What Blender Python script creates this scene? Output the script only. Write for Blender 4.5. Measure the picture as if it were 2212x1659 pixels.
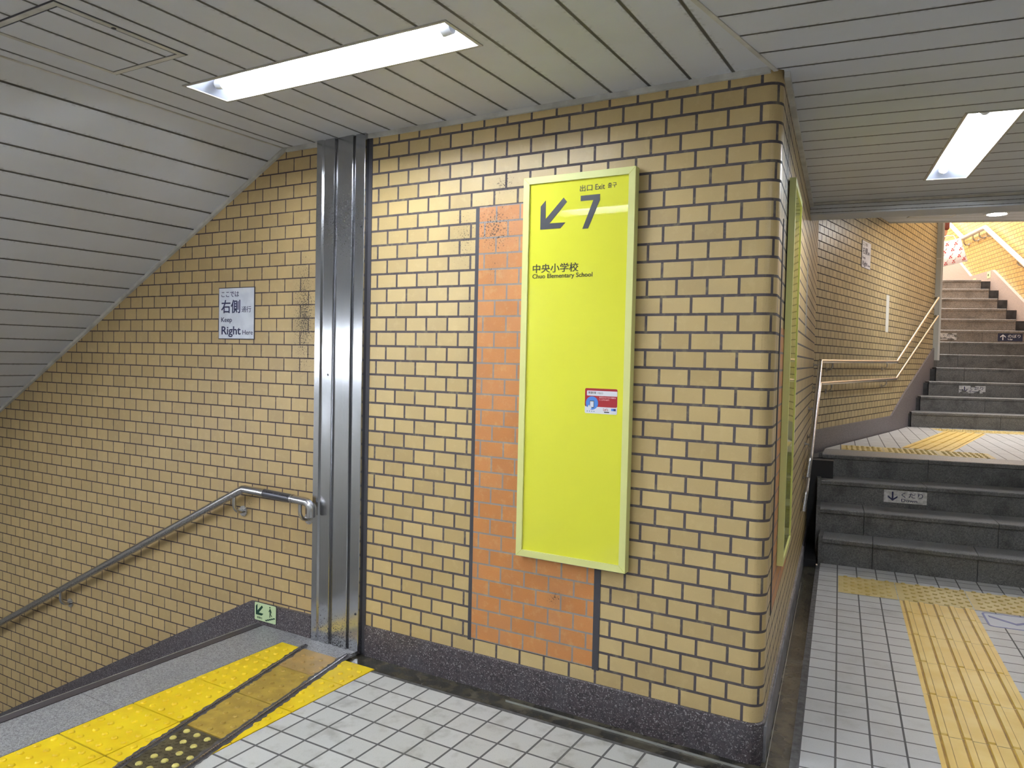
import bpy, math, random
from mathutils import Vector, Matrix
from mathutils.geometry import tessellate_polygon
random.seed(7)
for o in list(bpy.data.objects): bpy.data.objects.remove(o)
S = bpy.context.scene
COL = S.collection
V = Vector
# ------------------------------------------------------------------ camera
cd = bpy.data.cameras.new('camera'); cam = bpy.data.objects.new('camera', cd); COL.objects.link(cam)
cd.sensor_fit = 'HORIZONTAL'; cd.sensor_width = 36.0; cd.lens = 26.6913; cd.clip_start = .02; cd.clip_end = 200
r_, u_, f_ = (V((0.8639198, 0.5031518, 0.0219289)), V((-0.0365023, 0.0191290, 0.9991505)), V((-0.5023048, 0.8639863, -0.0348921)))
M = Matrix((r_, u_, -f_)).transposed().to_4x4(); M.translation = V((0.646594, -2.892130, 1.358218))
cam.matrix_world = M
S.camera = cam
# ------------------------------------------------------------------ world, exposure
w = bpy.data.worlds.new('daylight'); S.world = w; w.use_nodes = True
bg = w.node_tree.nodes['Background']; bg.inputs[0].default_value = (1.0, .97, .93, 1); bg.inputs[1].default_value = 6.0
S.view_settings.view_transform = 'Standard'; S.view_settings.look = 'None'
S.view_settings.exposure = 1.15; S.view_settings.gamma = 1.0
TUBE = 62.0
pl = bpy.data.lights.new('daylight_portal', 'AREA'); pl.shape = 'RECTANGLE'; pl.size = 6.0; pl.size_y = 9.0
pl.cycles.is_portal = True
po = bpy.data.objects.new('daylight_portal', pl); COL.objects.link(po); po.location = (-.8, 14.0, 6.3)

# ------------------------------------------------------------------ node helpers
def srgb(r, g, b):
    def f(c):
        c /= 255.0
        return c / 12.92 if c <= .04045 else ((c + .055) / 1.055) ** 2.4
    return (f(r), f(g), f(b), 1)

class NT:
    def __init__(s, name):
        s.m = bpy.data.materials.new(name); s.m.use_nodes = True
        s.t = s.m.node_tree; s.b = s.t.nodes['Principled BSDF']
    def n(s, typ, **kw):
        nd = s.t.nodes.new(typ)
        for k, v in kw.items():
            if k.startswith('_'): setattr(nd, k[1:], v)
            else:
                key = int(k[1:]) if k[0] == 'i' and k[1:].isdigit() else k.replace('__', ' ')
                s.set(nd.inputs[key], v)
        return nd
    def set(s, sock, v):
        if isinstance(v, bpy.types.NodeSocket): s.t.links.new(v, sock)
        elif isinstance(v, bpy.types.Node): s.t.links.new(v.outputs[0], sock)
        else: sock.default_value = v
    def P(s, **kw):
        for k, v in kw.items(): s.set(s.b.inputs[k.replace('__', ' ')], v)
        return s.m
    def math(s, op, a, b=0.0, c=0.0, clamp=False):
        nd = s.n('ShaderNodeMath', _operation=op, _use_clamp=clamp); s.set(nd.inputs[0], a); s.set(nd.inputs[1], b)
        if op in ('MULTIPLY_ADD', 'SMOOTH_MIN', 'COMPARE'): s.set(nd.inputs[2], c)
        return nd.outputs[0]
    def mix(s, fac, a, b, bt='MIX'):
        nd = s.n('ShaderNodeMix', _data_type='RGBA', _blend_type=bt)
        s.set(nd.inputs[0], fac); s.set(nd.inputs[6], a); s.set(nd.inputs[7], b); return nd.outputs[2]
    def ramp(s, fac, *st):
        nd = s.n('ShaderNodeValToRGB'); s.set(nd.inputs[0], fac); e = nd.color_ramp.elements
        while len(e) < len(st): e.new(.5)
        for i, (p, c) in enumerate(st): e[i].position = p; e[i].color = c if len(c) == 4 else (*c, 1)
        return nd.outputs[0]
    def step(s, fac, lo, hi):
        nd = s.n('ShaderNodeMapRange', _interpolation_type='SMOOTHSTEP'); s.set(nd.inputs[0], fac)
        nd.inputs[1].default_value = lo; nd.inputs[2].default_value = hi; return nd.outputs[0]
    def noise(s, vec, scale, detail=3, rough=.55):
        nd = s.n('ShaderNodeTexNoise', Scale=scale, Detail=detail, Roughness=rough); s.set(nd.inputs['Vector'], vec); return nd.outputs['Fac']
    def obj(s): return s.n('ShaderNodeNewGeometry').outputs['Position']
    def uv(s, loc=(0, 0, 0), rot=0, sc=(1, 1, 1)):
        m = s.n('ShaderNodeMapping'); s.set(m.inputs[0], s.n('ShaderNodeTexCoord').outputs['UV'])
        m.inputs[1].default_value = loc; m.inputs[2].default_value = (0, 0, rot); m.inputs[3].default_value = sc; return m.outputs[0]
    def bump(s, h, strength=.3, dist=.002, normal=None):
        nd = s.n('ShaderNodeBump', Height=h, Strength=strength, Distance=dist)
        if normal is not None: s.set(nd.inputs['Normal'], normal)
        return nd.outputs[0]
    def blob(s, spots):           # soft ellipsoids in place coordinates: where soot has settled
        tot = None
        for c, r, k in spots:
            d = s.n('ShaderNodeVectorMath', _operation='SUBTRACT'); s.set(d.inputs[0], s.obj()); d.inputs[1].default_value = c
            q = s.n('ShaderNodeVectorMath', _operation='DIVIDE'); s.set(q.inputs[0], d.outputs[0]); q.inputs[1].default_value = r
            l = s.n('ShaderNodeVectorMath', _operation='LENGTH'); s.set(l.inputs[0], q.outputs[0])
            v = s.math('MULTIPLY', s.math('SUBTRACT', 1.0, l.outputs['Value'], clamp=True), k)
            tot = v if tot is None else s.math('MAXIMUM', tot, v)
        return tot

def plain(name, col, rough=.5, metal=0.0, spec=.5, noise=None, bump=None):
    t = NT(name)
    c = col
    if noise:
        nf = t.noise(t.obj(), noise[0], 4)
        c = t.mix(t.step(nf, .35, .65), col, noise[1])
    kw = dict(Base__Color=c, Roughness=rough, Metallic=metal)
    t.b.inputs['Specular IOR Level'].default_value = spec
    if bump: kw['Normal'] = t.bump(t.noise(t.obj(), bump[0], 3), bump[1], bump[2])
    return t.P(**kw)

def tile_wall(name, c1, c2, mortar, bw, mo, off=(0, 0), soot=(), grime=.18, mcol2=None, rough=.34, rowh=.07):
    t = NT(name)
    vec = t.uv(loc=(off[0], off[1], 0))
    br = t.n('ShaderNodeTexBrick', _offset=.5, _offset_frequency=2, Color1=c1, Color2=c2, Mortar=mortar, Scale=1.0)
    t.set(br.inputs['Vector'], vec); br.inputs['Mortar Size'].default_value = mo; br.inputs['Mortar Smooth'].default_value = .12
    br.inputs['Brick Width'].default_value = bw; br.inputs['Row Height'].default_value = rowh; br.inputs['Bias'].default_value = 0
    P = t.obj()
    col = br.outputs['Color']; mf = br.outputs['Fac']
    big = t.step(t.noise(P, 7, 4), .35, .75)
    dark = t.n('ShaderNodeHueSaturation'); dark.inputs['Value'].default_value = .72; dark.inputs['Saturation'].default_value = .85; t.set(dark.inputs['Color'], col)
    col = t.mix(t.math('MULTIPLY', big, grime), col, dark.outputs[0])
    sp = t.step(t.noise(P, 330, 3, .7), .62, .70)
    col = t.mix(t.math('MULTIPLY', sp, .55), col, srgb(92, 72, 44))
    col = t.mix(t.math('MULTIPLY', t.step(t.noise(P, 24, 5, .65), .5, .7), .16), col, srgb(226, 206, 150))
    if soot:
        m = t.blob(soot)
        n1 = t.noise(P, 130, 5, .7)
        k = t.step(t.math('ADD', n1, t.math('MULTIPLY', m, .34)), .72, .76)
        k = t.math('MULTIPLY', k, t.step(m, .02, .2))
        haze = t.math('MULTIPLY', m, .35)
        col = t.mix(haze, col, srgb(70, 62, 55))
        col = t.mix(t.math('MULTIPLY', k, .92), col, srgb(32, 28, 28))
    hgt = t.math('ADD', t.math('SUBTRACT', 1.0, mf), t.math('MULTIPLY', t.noise(P, 160, 3), .12))
    return t.P(Base__Color=col, Roughness=t.math('MULTIPLY_ADD', mf, .45, rough), Normal=t.bump(hgt, .55, .004))

def grid_floor(name, base, base2, grout, p, mo, dirt=(7, .35)):
    t = NT(name)
    br = t.n('ShaderNodeTexBrick', _offset=0.0, Color1=base, Color2=base2, Mortar=grout, Scale=1.0)
    t.set(br.inputs['Vector'], t.uv()); br.inputs['Mortar Size'].default_value = mo; br.inputs['Mortar Smooth'].default_value = .1
    br.inputs['Brick Width'].default_value = p; br.inputs['Row Height'].default_value = p
    P = t.obj(); mf = br.outputs['Fac']; col = br.outputs['Color']
    d = t.step(t.noise(P, dirt[0], 6, .62), .48, .74)
    col = t.mix(t.math('MULTIPLY', d, dirt[1]), col, srgb(120, 117, 108))
    col = t.mix(t.math('MULTIPLY', t.step(t.noise(P, 260, 2), .58, .7), .18), col, srgb(95, 95, 95))
    hgt = t.math('ADD', t.math('SUBTRACT', 1.0, mf), t.math('MULTIPLY', t.noise(P, 300, 3), .2))
    return t.P(Base__Color=col, Roughness=t.math('MULTIPLY_ADD', mf, .3, .42), Normal=t.bump(hgt, .4, .003))

def boards(name, pitch, off=0.0, col=srgb(210, 212, 219), gw=.035, groove=srgb(70, 68, 66), ax=0):
    t = NT(name)
    sx = t.n('ShaderNodeSeparateXYZ'); t.set(sx.inputs[0], t.uv())
    fr = t.math('FRACT', t.math('DIVIDE', t.math('ADD', sx.outputs[ax], off), pitch))
    d = t.math('MINIMUM', fr, t.math('SUBTRACT', 1.0, fr))
    P = t.obj()
    nz = t.noise(P, 60, 4)
    g = t.math('SUBTRACT', 1.0, t.step(d, gw * .45, gw))
    smear = t.math('MULTIPLY', t.math('SUBTRACT', 1.0, t.step(d, gw, gw * 3.2)), t.step(nz, .46, .72))
    c = t.mix(t.math('MULTIPLY', t.step(t.noise(P, 3, 5), .4, .75), .22), col, srgb(178, 175, 169))
    c = t.mix(t.math('MULTIPLY', smear, .4), c, srgb(95, 92, 90))
    c = t.mix(g, c, groove)
    h = t.math('SUBTRACT', t.math('MULTIPLY', t.noise(P, 450, 2), .06), g)
    return t.P(Base__Color=c, Roughness=.5, Normal=t.bump(h, .6, .006))

def granite(name, a, b, c, scale=140, rough=.45, stain=None, bump=.15):
    t = NT(name); P = t.obj()
    n1 = t.noise(P, scale, 3, .7); n2 = t.noise(P, scale * 2.3, 2, .6)
    col = t.mix(t.step(n1, .4, .62), a, b)
    col = t.mix(t.step(n2, .58, .66), col, c)
    if stain: col = t.mix(t.math('MULTIPLY', t.step(t.noise(P, stain[0], 6, .65), .45, .72), stain[2]), col, stain[1])
    return t.P(Base__Color=col, Roughness=rough, Normal=t.bump(n1, bump, .002))

def metal(name, col, rough=.28, aniso=None, soot=()):
    t = NT(name); P = t.obj()
    mp = t.n('ShaderNodeMapping'); t.set(mp.inputs[0], P); mp.inputs[3].default_value = aniso or (60, 60, 60)
    n = t.noise(mp.outputs[0], 6, 3)
    c = t.mix(t.math('MULTIPLY', t.step(n, .3, .7), .12), col, srgb(120, 120, 122))
    rg = t.math('MULTIPLY_ADD', n, .08, rough - .03)
    mt = 1.0
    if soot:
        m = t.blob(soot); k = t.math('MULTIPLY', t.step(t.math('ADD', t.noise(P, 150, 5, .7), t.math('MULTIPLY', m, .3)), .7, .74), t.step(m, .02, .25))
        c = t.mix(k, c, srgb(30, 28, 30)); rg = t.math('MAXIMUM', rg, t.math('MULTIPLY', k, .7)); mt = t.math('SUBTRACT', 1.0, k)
    return t.P(Base__Color=c, Roughness=rg, Metallic=mt)

def emit(name, col, strength):
    t = NT(name); t.b.inputs['Emission Color'].default_value = col; t.b.inputs['Emission Strength'].default_value = strength
    return t.P(Base__Color=(.9, .9, .9, 1))

# ------------------------------------------------------------------ materials
TAN1, TAN2 = srgb(208, 181, 126), srgb(188, 162, 110)
MORT = srgb(84, 76, 78)
mt = {}
mt['tile_front'] = tile_wall('glazed_tan_tile', TAN1, TAN2, MORT, 0.12072, .0056, off=(.12072 / 2, 0),
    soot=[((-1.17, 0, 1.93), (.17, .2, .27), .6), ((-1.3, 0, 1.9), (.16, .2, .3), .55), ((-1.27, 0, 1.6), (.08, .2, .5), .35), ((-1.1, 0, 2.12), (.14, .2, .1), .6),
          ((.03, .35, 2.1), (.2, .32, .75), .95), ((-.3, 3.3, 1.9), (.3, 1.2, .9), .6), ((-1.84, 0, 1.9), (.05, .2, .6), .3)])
mt['tile_left'] = tile_wall('tan_tile_stairwell', srgb(200, 172, 120), srgb(184, 157, 108), srgb(78, 66, 68), .1165, .0036, off=(2.3299 + .1165 / 2, 0),
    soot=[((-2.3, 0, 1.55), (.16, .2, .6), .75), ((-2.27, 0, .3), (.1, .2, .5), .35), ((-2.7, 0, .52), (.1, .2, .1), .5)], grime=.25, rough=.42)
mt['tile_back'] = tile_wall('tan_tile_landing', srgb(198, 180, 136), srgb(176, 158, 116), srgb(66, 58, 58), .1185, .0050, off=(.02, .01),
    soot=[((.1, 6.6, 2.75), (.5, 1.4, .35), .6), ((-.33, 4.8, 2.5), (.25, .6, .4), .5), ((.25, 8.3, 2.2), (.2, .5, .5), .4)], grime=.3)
mt['tile_bright'] = tile_wall('tan_tile_upper_stair', srgb(212, 176, 112), srgb(198, 162, 98), srgb(96, 78, 64), .1185, .0042)
mt['tile_orange'] = tile_wall('orange_patch_tile', srgb(206, 138, 78), srgb(192, 124, 66), srgb(150, 142, 140), .12072, .0042, off=(.1055 + .12072 / 2 - .12072, -.07),
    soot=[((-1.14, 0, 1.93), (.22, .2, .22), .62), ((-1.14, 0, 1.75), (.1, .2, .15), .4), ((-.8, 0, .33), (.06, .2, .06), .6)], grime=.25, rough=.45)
mt['caulk'] = plain('dark_caulk', srgb(66, 64, 70), .6)
mt['ceil'] = boards('ceiling_boards', .1633, off=.0, gw=.052)
mt['ceil_r'] = boards('ceiling_boards_right', .1655, off=.02, gw=.045)
mt['ceil_l'] = boards('ceiling_boards_slope', .1715, off=.0, gw=.045)
mt['ceil_2'] = boards('ceiling_boards_landing', .1655, off=.05, gw=.025, ax=1)
mt['fascia'] = boards('beam_boards', .0245, off=.012, gw=.08, ax=1)
mt['trim'] = plain('painted_trim', srgb(212, 209, 202), .45, noise=(8, srgb(184, 181, 174)))
mt['floor'] = grid_floor('pale_floor_tile', srgb(206, 206, 204), srgb(196, 196, 193), srgb(92, 90, 92), .1271, .0048, dirt=(8, .5))
mt['floor_r'] = grid_floor('pale_floor_tile_right', srgb(206, 206, 207), srgb(197, 197, 198), srgb(92, 90, 92), .1266, .0042, dirt=(5, .25))
mt['grout'] = plain('dark_grout', srgb(98, 97, 98), .6, noise=(30, srgb(70, 68, 68)), bump=(80, .3, .003))
mt['gutter'] = plain('wet_gutter', srgb(82, 76, 62), .18, noise=(11, srgb(44, 42, 38)), bump=(40, .3, .004))
mt['base'] = granite('dark_baseboard_stone', srgb(86, 77, 80), srgb(60, 54, 58), srgb(168, 162, 164), 75, .42, stain=(5, srgb(92, 90, 95), .5))
mt['base_l'] = granite('grey_baseboard_stone', srgb(126, 120, 126), srgb(98, 93, 99), srgb(150, 146, 148), 90, .5, stain=(4, srgb(120, 116, 118), .5))
mt['pale'] = granite('pale_stringer_stone', srgb(186, 170, 164), srgb(170, 155, 150), srgb(150, 140, 138), 60, .5)
mt['slab'] = granite('grey_granite_slab', srgb(152, 151, 152), srgb(106, 105, 106), srgb(198, 197, 198), 120, .42, stain=(4, srgb(116, 116, 120), .3))
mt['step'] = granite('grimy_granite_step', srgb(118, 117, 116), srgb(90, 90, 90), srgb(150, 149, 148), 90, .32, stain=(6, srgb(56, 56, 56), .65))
mt['tread'] = granite('lit_step_tread', srgb(152, 152, 154), srgb(122, 122, 124), srgb(178, 178, 180), 100, .3, stain=(6, srgb(96, 96, 98), .45))  # step granite made lighter, painting the lamps' highlight onto the treads
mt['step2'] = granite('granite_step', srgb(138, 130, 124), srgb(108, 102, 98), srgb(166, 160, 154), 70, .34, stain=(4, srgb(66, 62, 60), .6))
mt['stepjoint'] = plain('step_joint', srgb(38, 38, 38), .8)
mt['sidegutter'] = plain('dark_stone_block', srgb(62, 62, 64), .5, noise=(12, srgb(42, 42, 44)))
mt['void'] = plain('drain_and_gap_black', srgb(34, 34, 38), .5)
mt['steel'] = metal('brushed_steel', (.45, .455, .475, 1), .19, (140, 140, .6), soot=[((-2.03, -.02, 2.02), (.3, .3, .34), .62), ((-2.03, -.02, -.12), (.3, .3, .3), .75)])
mt['rail'] = metal('polished_steel_rail', (.62, .62, .63, 1), .24)
mt['rail_d'] = metal('dull_steel_rail', (.50, .49, .49, 1), .26)
mt['sleeve'] = plain('dark_grip_sleeve', srgb(92, 92, 98), .35, metal=.6)
mt['white'] = plain('white_enamel', srgb(228, 228, 228), .35)
mt['refl'] = plain('white_reflector', (.62, .63, .66, 1), .25)
mt['endcap'] = plain('grey_lamp_end', (.30, .32, .38, 1), .4)
mt['flange'] = plain('lamp_flange', srgb(178, 174, 164), .4)
mt['tube'] = emit('fluorescent_tube', (.87, .935, 1.0, 1), TUBE)
mt['down'] = emit('downlight_lens', (.97, .98, 1.0, 1), 150)
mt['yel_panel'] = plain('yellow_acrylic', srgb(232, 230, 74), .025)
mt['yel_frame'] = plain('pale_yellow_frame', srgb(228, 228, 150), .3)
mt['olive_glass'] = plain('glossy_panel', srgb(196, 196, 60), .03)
mt['ink'] = plain('dark_ink', srgb(50, 50, 56), .45)
mt['ink2'] = plain('brown_black_ink', srgb(46, 44, 22), .45)
mt['navy'] = plain('navy_ink', srgb(38, 40, 84), .45)
mt['sign_w'] = plain('sign_white', srgb(228, 231, 240), .35, noise=(14, srgb(216, 219, 230)))
mt['sign_edge'] = plain('sign_dark_edge', srgb(48, 46, 56), .5)
mt['lumi'] = plain('pale_green_plate', srgb(208, 226, 178), .35)
mt['dgreen'] = plain('dark_green_ink', srgb(14, 66, 44), .45)
mt['red'] = plain('sticker_red', srgb(166, 40, 48), .35)
mt['stk_w'] = plain('sticker_white', srgb(232, 232, 238), .35)
mt['pink'] = plain('sticker_pink_text', srgb(240, 190, 190), .4)
mt['blue'] = plain('sticker_blue', srgb(84, 140, 222), .35)
mt['dblue'] = plain('sticker_dark_blue', srgb(30, 50, 120), .35)
mt['grey'] = plain('grey_mark', srgb(150, 156, 180), .4)
mt['down_w'] = plain('worn_white_plate', srgb(214, 214, 216), .5, noise=(40, srgb(180, 180, 182)))
mt['up_b'] = plain('dark_blue_plate', srgb(44, 50, 76), .4)
mt['tac_y'] = plain('yellow_tactile', srgb(238, 206, 28), .42, noise=(9, srgb(228, 192, 24)), bump=(220, .15, .001))
mt['tac_o'] = plain('ochre_tactile', srgb(176, 148, 62), .42, noise=(16, srgb(156, 128, 52)), bump=(200, .2, .001))
mt['tac_t'] = plain('tan_tactile', srgb(178, 144, 82), .42, noise=(12, srgb(160, 132, 80)), bump=(200, .2, .001))
mt['tac_d'] = plain('dark_chequer_plate', srgb(88, 80, 58), .3, noise=(26, srgb(64, 58, 44)))
mt['tac_dome'] = plain('worn_yellow_dome', srgb(206, 194, 110), .4)
mt['tac_p'] = plain('pale_yellow_tactile', srgb(222, 200, 132), .42, noise=(7, srgb(208, 182, 104)), bump=(240, .15, .001))
mt['tac_b'] = plain('warm_yellow_guiding', srgb(240, 208, 116), .4, noise=(5, srgb(234, 196, 92)), bump=(240, .12, .001))
mt['tac_grime'] = plain('ochre_grime', srgb(176, 134, 40), .5, noise=(20, srgb(150, 112, 34)))
mt['track'] = plain('dark_rubber_track', srgb(72, 70, 74), .45, noise=(30, srgb(54, 52, 56)))
mt['decal'] = plain('pale_blue_decal', srgb(196, 204, 220), .4)
mt['decal_b'] = plain('blue_decal_ink', srgb(92, 104, 172), .4)
mt['nosing'] = plain('dark_nosing_strip', srgb(68, 62, 65), .5)
mt['edge_and_gleam'] = plain('metal_edge_and_gleam', srgb(190, 188, 182), .25, metal=.5)  # metal stair edge, and the painted gleam in the gutters
mt['rear'] = plain('rear_wall_plaster', srgb(192, 188, 180), .5, noise=(4, srgb(178, 174, 166)))
mt['shell_brown'] = plain('shell_brown', srgb(90, 84, 76), .9)
mt['tape'] = plain('white_tape', srgb(222, 222, 216), .5)
mt['coat'] = plain('brown_coat', srgb(112, 58, 48), .8, noise=(30, srgb(92, 46, 38)))
mt['trouser'] = plain('dark_trousers', srgb(44, 44, 52), .8)
mt['skin'] = plain('skin', srgb(206, 158, 130), .55)
mt['hair'] = plain('dark_hair', srgb(36, 30, 28), .6)
mt['bagw'] = plain('white_bag_cloth', srgb(206, 198, 204), .5)
mt['bagr'] = plain('red_cherry_print', srgb(176, 30, 44), .5)
mt['bagb'] = plain('brown_stem_print', srgb(120, 96, 84), .5)

# ------------------------------------------------------------------ mesh builders
class Fr:                                     # a local frame: u along, v across, w out
    def __init__(s, o, u, v, w=None):
        s.o = V(o); s.u = V(u).normalized(); s.v = V(v).normalized(); s.w = V(w) if w else s.u.cross(s.v)
    def __call__(s, u, v, w=0.0): return s.o + s.u * u + s.v * v + s.w * w
    def moved(s, u, v, w=0.0): return Fr(s(u, v, w), s.u, s.v, s.w)
    def rot(s, deg):
        c, q = math.cos(math.radians(deg)), math.sin(math.radians(deg)); return Fr(s.o, s.u * c + s.v * q, s.v * c - s.u * q, s.w)

class MB:
    def __init__(s): s.v = []; s.f = []; s.uv = []; s.sm = []
    def face(s, pts, uvs=None, smooth=False):
        i = len(s.v); s.v += [tuple(p) for p in pts]; s.f.append(tuple(range(i, i + len(pts))))
        s.uv += list(uvs) if uvs else [(0, 0)] * len(pts); s.sm.append(smooth); return s
    def grid(s, rows, smooth=True, closed=False):
        i = len(s.v); n = len(rows[0])
        for r in rows: s.v += [tuple(p) for p in r]
        for a in range(len(rows) - 1):
            for b in range(n if closed else n - 1):
                c = (b + 1) % n
                s.f.append((i + a * n + b, i + a * n + c, i + (a + 1) * n + c, i + (a + 1) * n + b)); s.uv += [(0, 0)] * 4; s.sm.append(smooth)
        return s
    def poly(s, fr, outer, w1, w0=None, holes=(), off=(0, 0), uvfun=None):
        """prism: polygon in the frame at height w1, extruded back to w0; UV in metres"""
        loops = [list(outer)] + [list(h) for h in holes]
        fl = [p for l in loops for p in l]
        uvf = uvfun or (lambda u, v: (u + off[0], v + off[1]))
        for tri in tessellate_polygon([[V((p[0], p[1], 0)) for p in l] for l in loops]):
            a, b, c = (fl[k] for k in tri)
            if (b[0] - a[0]) * (c[1] - a[1]) - (b[1] - a[1]) * (c[0] - a[0]) < 0: b, c = c, b
            s.face([fr(*q, w1) for q in (a, b, c)], [uvf(*q) for q in (a, b, c)])
            if w0 is not None: s.face([fr(*q, w0) for q in (a, c, b)], [uvf(*q) for q in (a, c, b)])
        if w0 is not None:
            for k, l in enumerate(loops):
                ar = sum(l[i - 1][0] * l[i][1] - l[i][0] * l[i - 1][1] for i in range(len(l)))
                if (ar < 0) == (k == 0): l = l[::-1]
                for i in range(len(l)):
                    a, b = l[i - 1], l[i]
                    s.face([fr(*a, w1), fr(*a, w0), fr(*b, w0), fr(*b, w1)], [uvf(*a), uvf(*a), uvf(*b), uvf(*b)])
        return s
    def box(s, fr, u0, u1, v0, v1, w0, w1):
        return s.poly(fr, [(u0, v0), (u1, v0), (u1, v1), (u0, v1)], w1, w0)
    def tube(s, pts, r, n=14, caps=True):
        pts = [V(p) for p in pts]; rows = []; prev = None
        for i, p in enumerate(pts):
            t = ((pts[min(i + 1, len(pts) - 1)] - p).normalized() + (p - pts[max(i - 1, 0)]).normalized()).normalized()
            if prev is None:
                a = t.orthogonal().normalized()
            else:
                a = (prev - t * prev.dot(t)).normalized()
            prev = a; b = t.cross(a)
            rr = r[i] if isinstance(r, (list, tuple)) else r
            rows.append([p + (a * math.cos(2 * math.pi * k / n) + b * math.sin(2 * math.pi * k / n)) * rr for k in range(n)])
        s.grid(rows, True, True)
        if caps:
            s.face(rows[0][::-1]); s.face(rows[-1])
        return s
    def dome(s, c, w, u, r, h, n=10, flat=.55):
        w = V(w); u = V(u); v = w.cross(u); c = V(c); rows = []
        for rr, hh in ((1.0, 0.0), (.93, .5), (.75, .85), (flat, 1.0)):
            rows.append([c + (u * math.cos(2 * math.pi * k / n) + v * math.sin(2 * math.pi * k / n)) * (r * rr) + w * (h * hh) for k in range(n)])
        s.grid(rows, True, True); s.face(rows[-1]); return s
    def build(s, name, mat, parent=None, root=None):
        me = bpy.data.meshes.new(name); o = V(root.location) if root is not None else V((0, 0, 0))
        me.from_pydata([tuple(V(p) - o) for p in s.v], [], s.f)
        ul = me.uv_layers.new(name='UVMap')
        flat = [c for q in s.uv for c in q]
        ul.data.foreach_set('uv', flat)
        me.polygons.foreach_set('use_smooth', s.sm)
        me.materials.append(mt[mat] if isinstance(mat, str) else mat)
        me.update()
        ob = bpy.data.objects.new(name, me); COL.objects.link(ob)
        if parent is not None: ob.parent = parent
        return ob

def tag(o, label, cat, group=None):
    o['label'] = label; o['category'] = cat
    if group: o['group'] = group
    return o
def empty(name, loc, label, cat, group=None):
    o = bpy.data.objects.new(name, None); COL.objects.link(o); o.location = loc; o.empty_display_size = .1
    return tag(o, label, cat, group)
def struct(o): o['kind'] = 'structure'; return o
def single(mb, name, mat, loc, label, cat, group=None):       # a thing that is one mesh, origin at loc
    class L: location = V(loc)
    o = mb.build(name, mat, None, L); o.location = loc
    return tag(o, label, cat, group)

FONT = None
def text(fr, body, u0, u1, v0, v1, w, mat, name, parent, root, bold=0.0, th=.0012):
    cu = bpy.data.curves.new('t', 'FONT'); cu.body = body; cu.size = 1.0; cu.offset = bold; cu.resolution_u = 3
    ob = bpy.data.objects.new('t', cu); COL.objects.link(ob)
    dg = bpy.context.evaluated_depsgraph_get(); ev = ob.evaluated_get(dg); me = ev.to_mesh()
    vs = [v.co.copy() for v in me.vertices]; fs = [tuple(p.vertices) for p in me.polygons]
    ev.to_mesh_clear(); bpy.data.objects.remove(ob); bpy.data.curves.remove(cu)
    if not vs: return None
    x0, x1 = min(v.x for v in vs), max(v.x for v in vs); y0, y1 = min(v.y for v in vs), max(v.y for v in vs)
    mb = MB()
    def mp(v, ww): return fr(u0 + (v.x - x0) / (x1 - x0) * (u1 - u0), v0 + (v.y - y0) / (y1 - y0) * (v1 - v0), ww)
    edges = {}
    for f in fs:
        for i in range(len(f)):
            a, b = f[i - 1], f[i]; edges[(a, b)] = edges.get((a, b), 0) + 1
    for f in fs: mb.face([mp(vs[i], w + th) for i in f])
    for (a, b) in edges:
        if (b, a) not in edges: mb.face([mp(vs[a], w + th), mp(vs[a], w), mp(vs[b], w), mp(vs[b], w + th)])
    return mb.build(name, mat, parent, root)

def rrect(u0, u1, v0, v1, r, n=5):
    out = []
    for cx, cy, a0 in ((u1 - r, v1 - r, 0), (u0 + r, v1 - r, 90), (u0 + r, v0 + r, 180), (u1 - r, v0 + r, 270)):
        for i in range(n + 1):
            a = math.radians(a0 + 90 * i / n); out.append((cx + r * math.cos(a), cy + r * math.sin(a)))
    return out
def circ(cx, cy, rx, ry=None, n=28): return [(cx + rx * math.cos(2 * math.pi * i / n), cy + (ry or rx) * math.sin(2 * math.pi * i / n)) for i in range(n)]
def clip(poly, a, b, c):                       # keep a*x + b*y <= c
    out = []
    for i in range(len(poly)):
        p, q = poly[i - 1], poly[i]; dp, dq = a * p[0] + b * p[1] - c, a * q[0] + b * q[1] - c
        if (dp <= 0) != (dq <= 0):
            t = dp / (dp - dq); out.append((p[0] + (q[0] - p[0]) * t, p[1] + (q[1] - p[1]) * t))
        if dq <= 0: out.append(q)
    return out
def arc3(p0, p1, p2, r, n=7):                  # round the corner p1
    p0, p1, p2 = V(p0), V(p1), V(p2); a = (p0 - p1).normalized(); b = (p2 - p1).normalized()
    ang = a.angle(b); d = r / math.tan(ang / 2); c = p1 + (a + b).normalized() * (r / math.sin(ang / 2))
    s0, s1 = p1 + a * d - c, p1 + b * d - c; out = []
    for i in range(n + 1): out.append(c + s0.slerp(s1, i / n) if False else c + (s0 * math.sin((1 - i / n) * s0.angle(s1)) + s1 * math.sin(i / n * s0.angle(s1))) / math.sin(s0.angle(s1)))
    return out

# ------------------------------------------------------------------ frames of the place
ZF, ZL = -.13, .60
FA = Fr((0, 0, 0), (1, 0, 0), (0, 0, 1))                                   # front wall
TB = .117; dB = V((-math.sin(TB), math.cos(TB), 0))
FB = Fr((.075, 0, 0), dB, (0, 0, 1))                                       # side wall of the pier
TC = math.radians(8.9); dC = V((math.sin(TC), math.cos(TC), 0))
FC = Fr((-.418, 4.2, 0), dC, (0, 0, 1))                                    # landing wall
FL0 = Fr((0, 0, ZF), (1, 0, 0), (0, 1, 0))
TR = .12
FR0 = Fr((.0537, 2.320, ZF), (math.cos(TR), math.sin(TR), 0), (-math.sin(TR), math.cos(TR), 0))   # right floor grid
FLD = Fr((.0537, 2.320, ZL), FR0.u, FR0.v)                                 # landing grid
AS = math.radians(17.5); dS = V((math.cos(AS), math.sin(AS), 0)); nS = V((-math.sin(AS), math.cos(AS), 0))
FS = Fr((.3192, 7.8519, 0), dS, nS)                                        # upper flight plan
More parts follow.
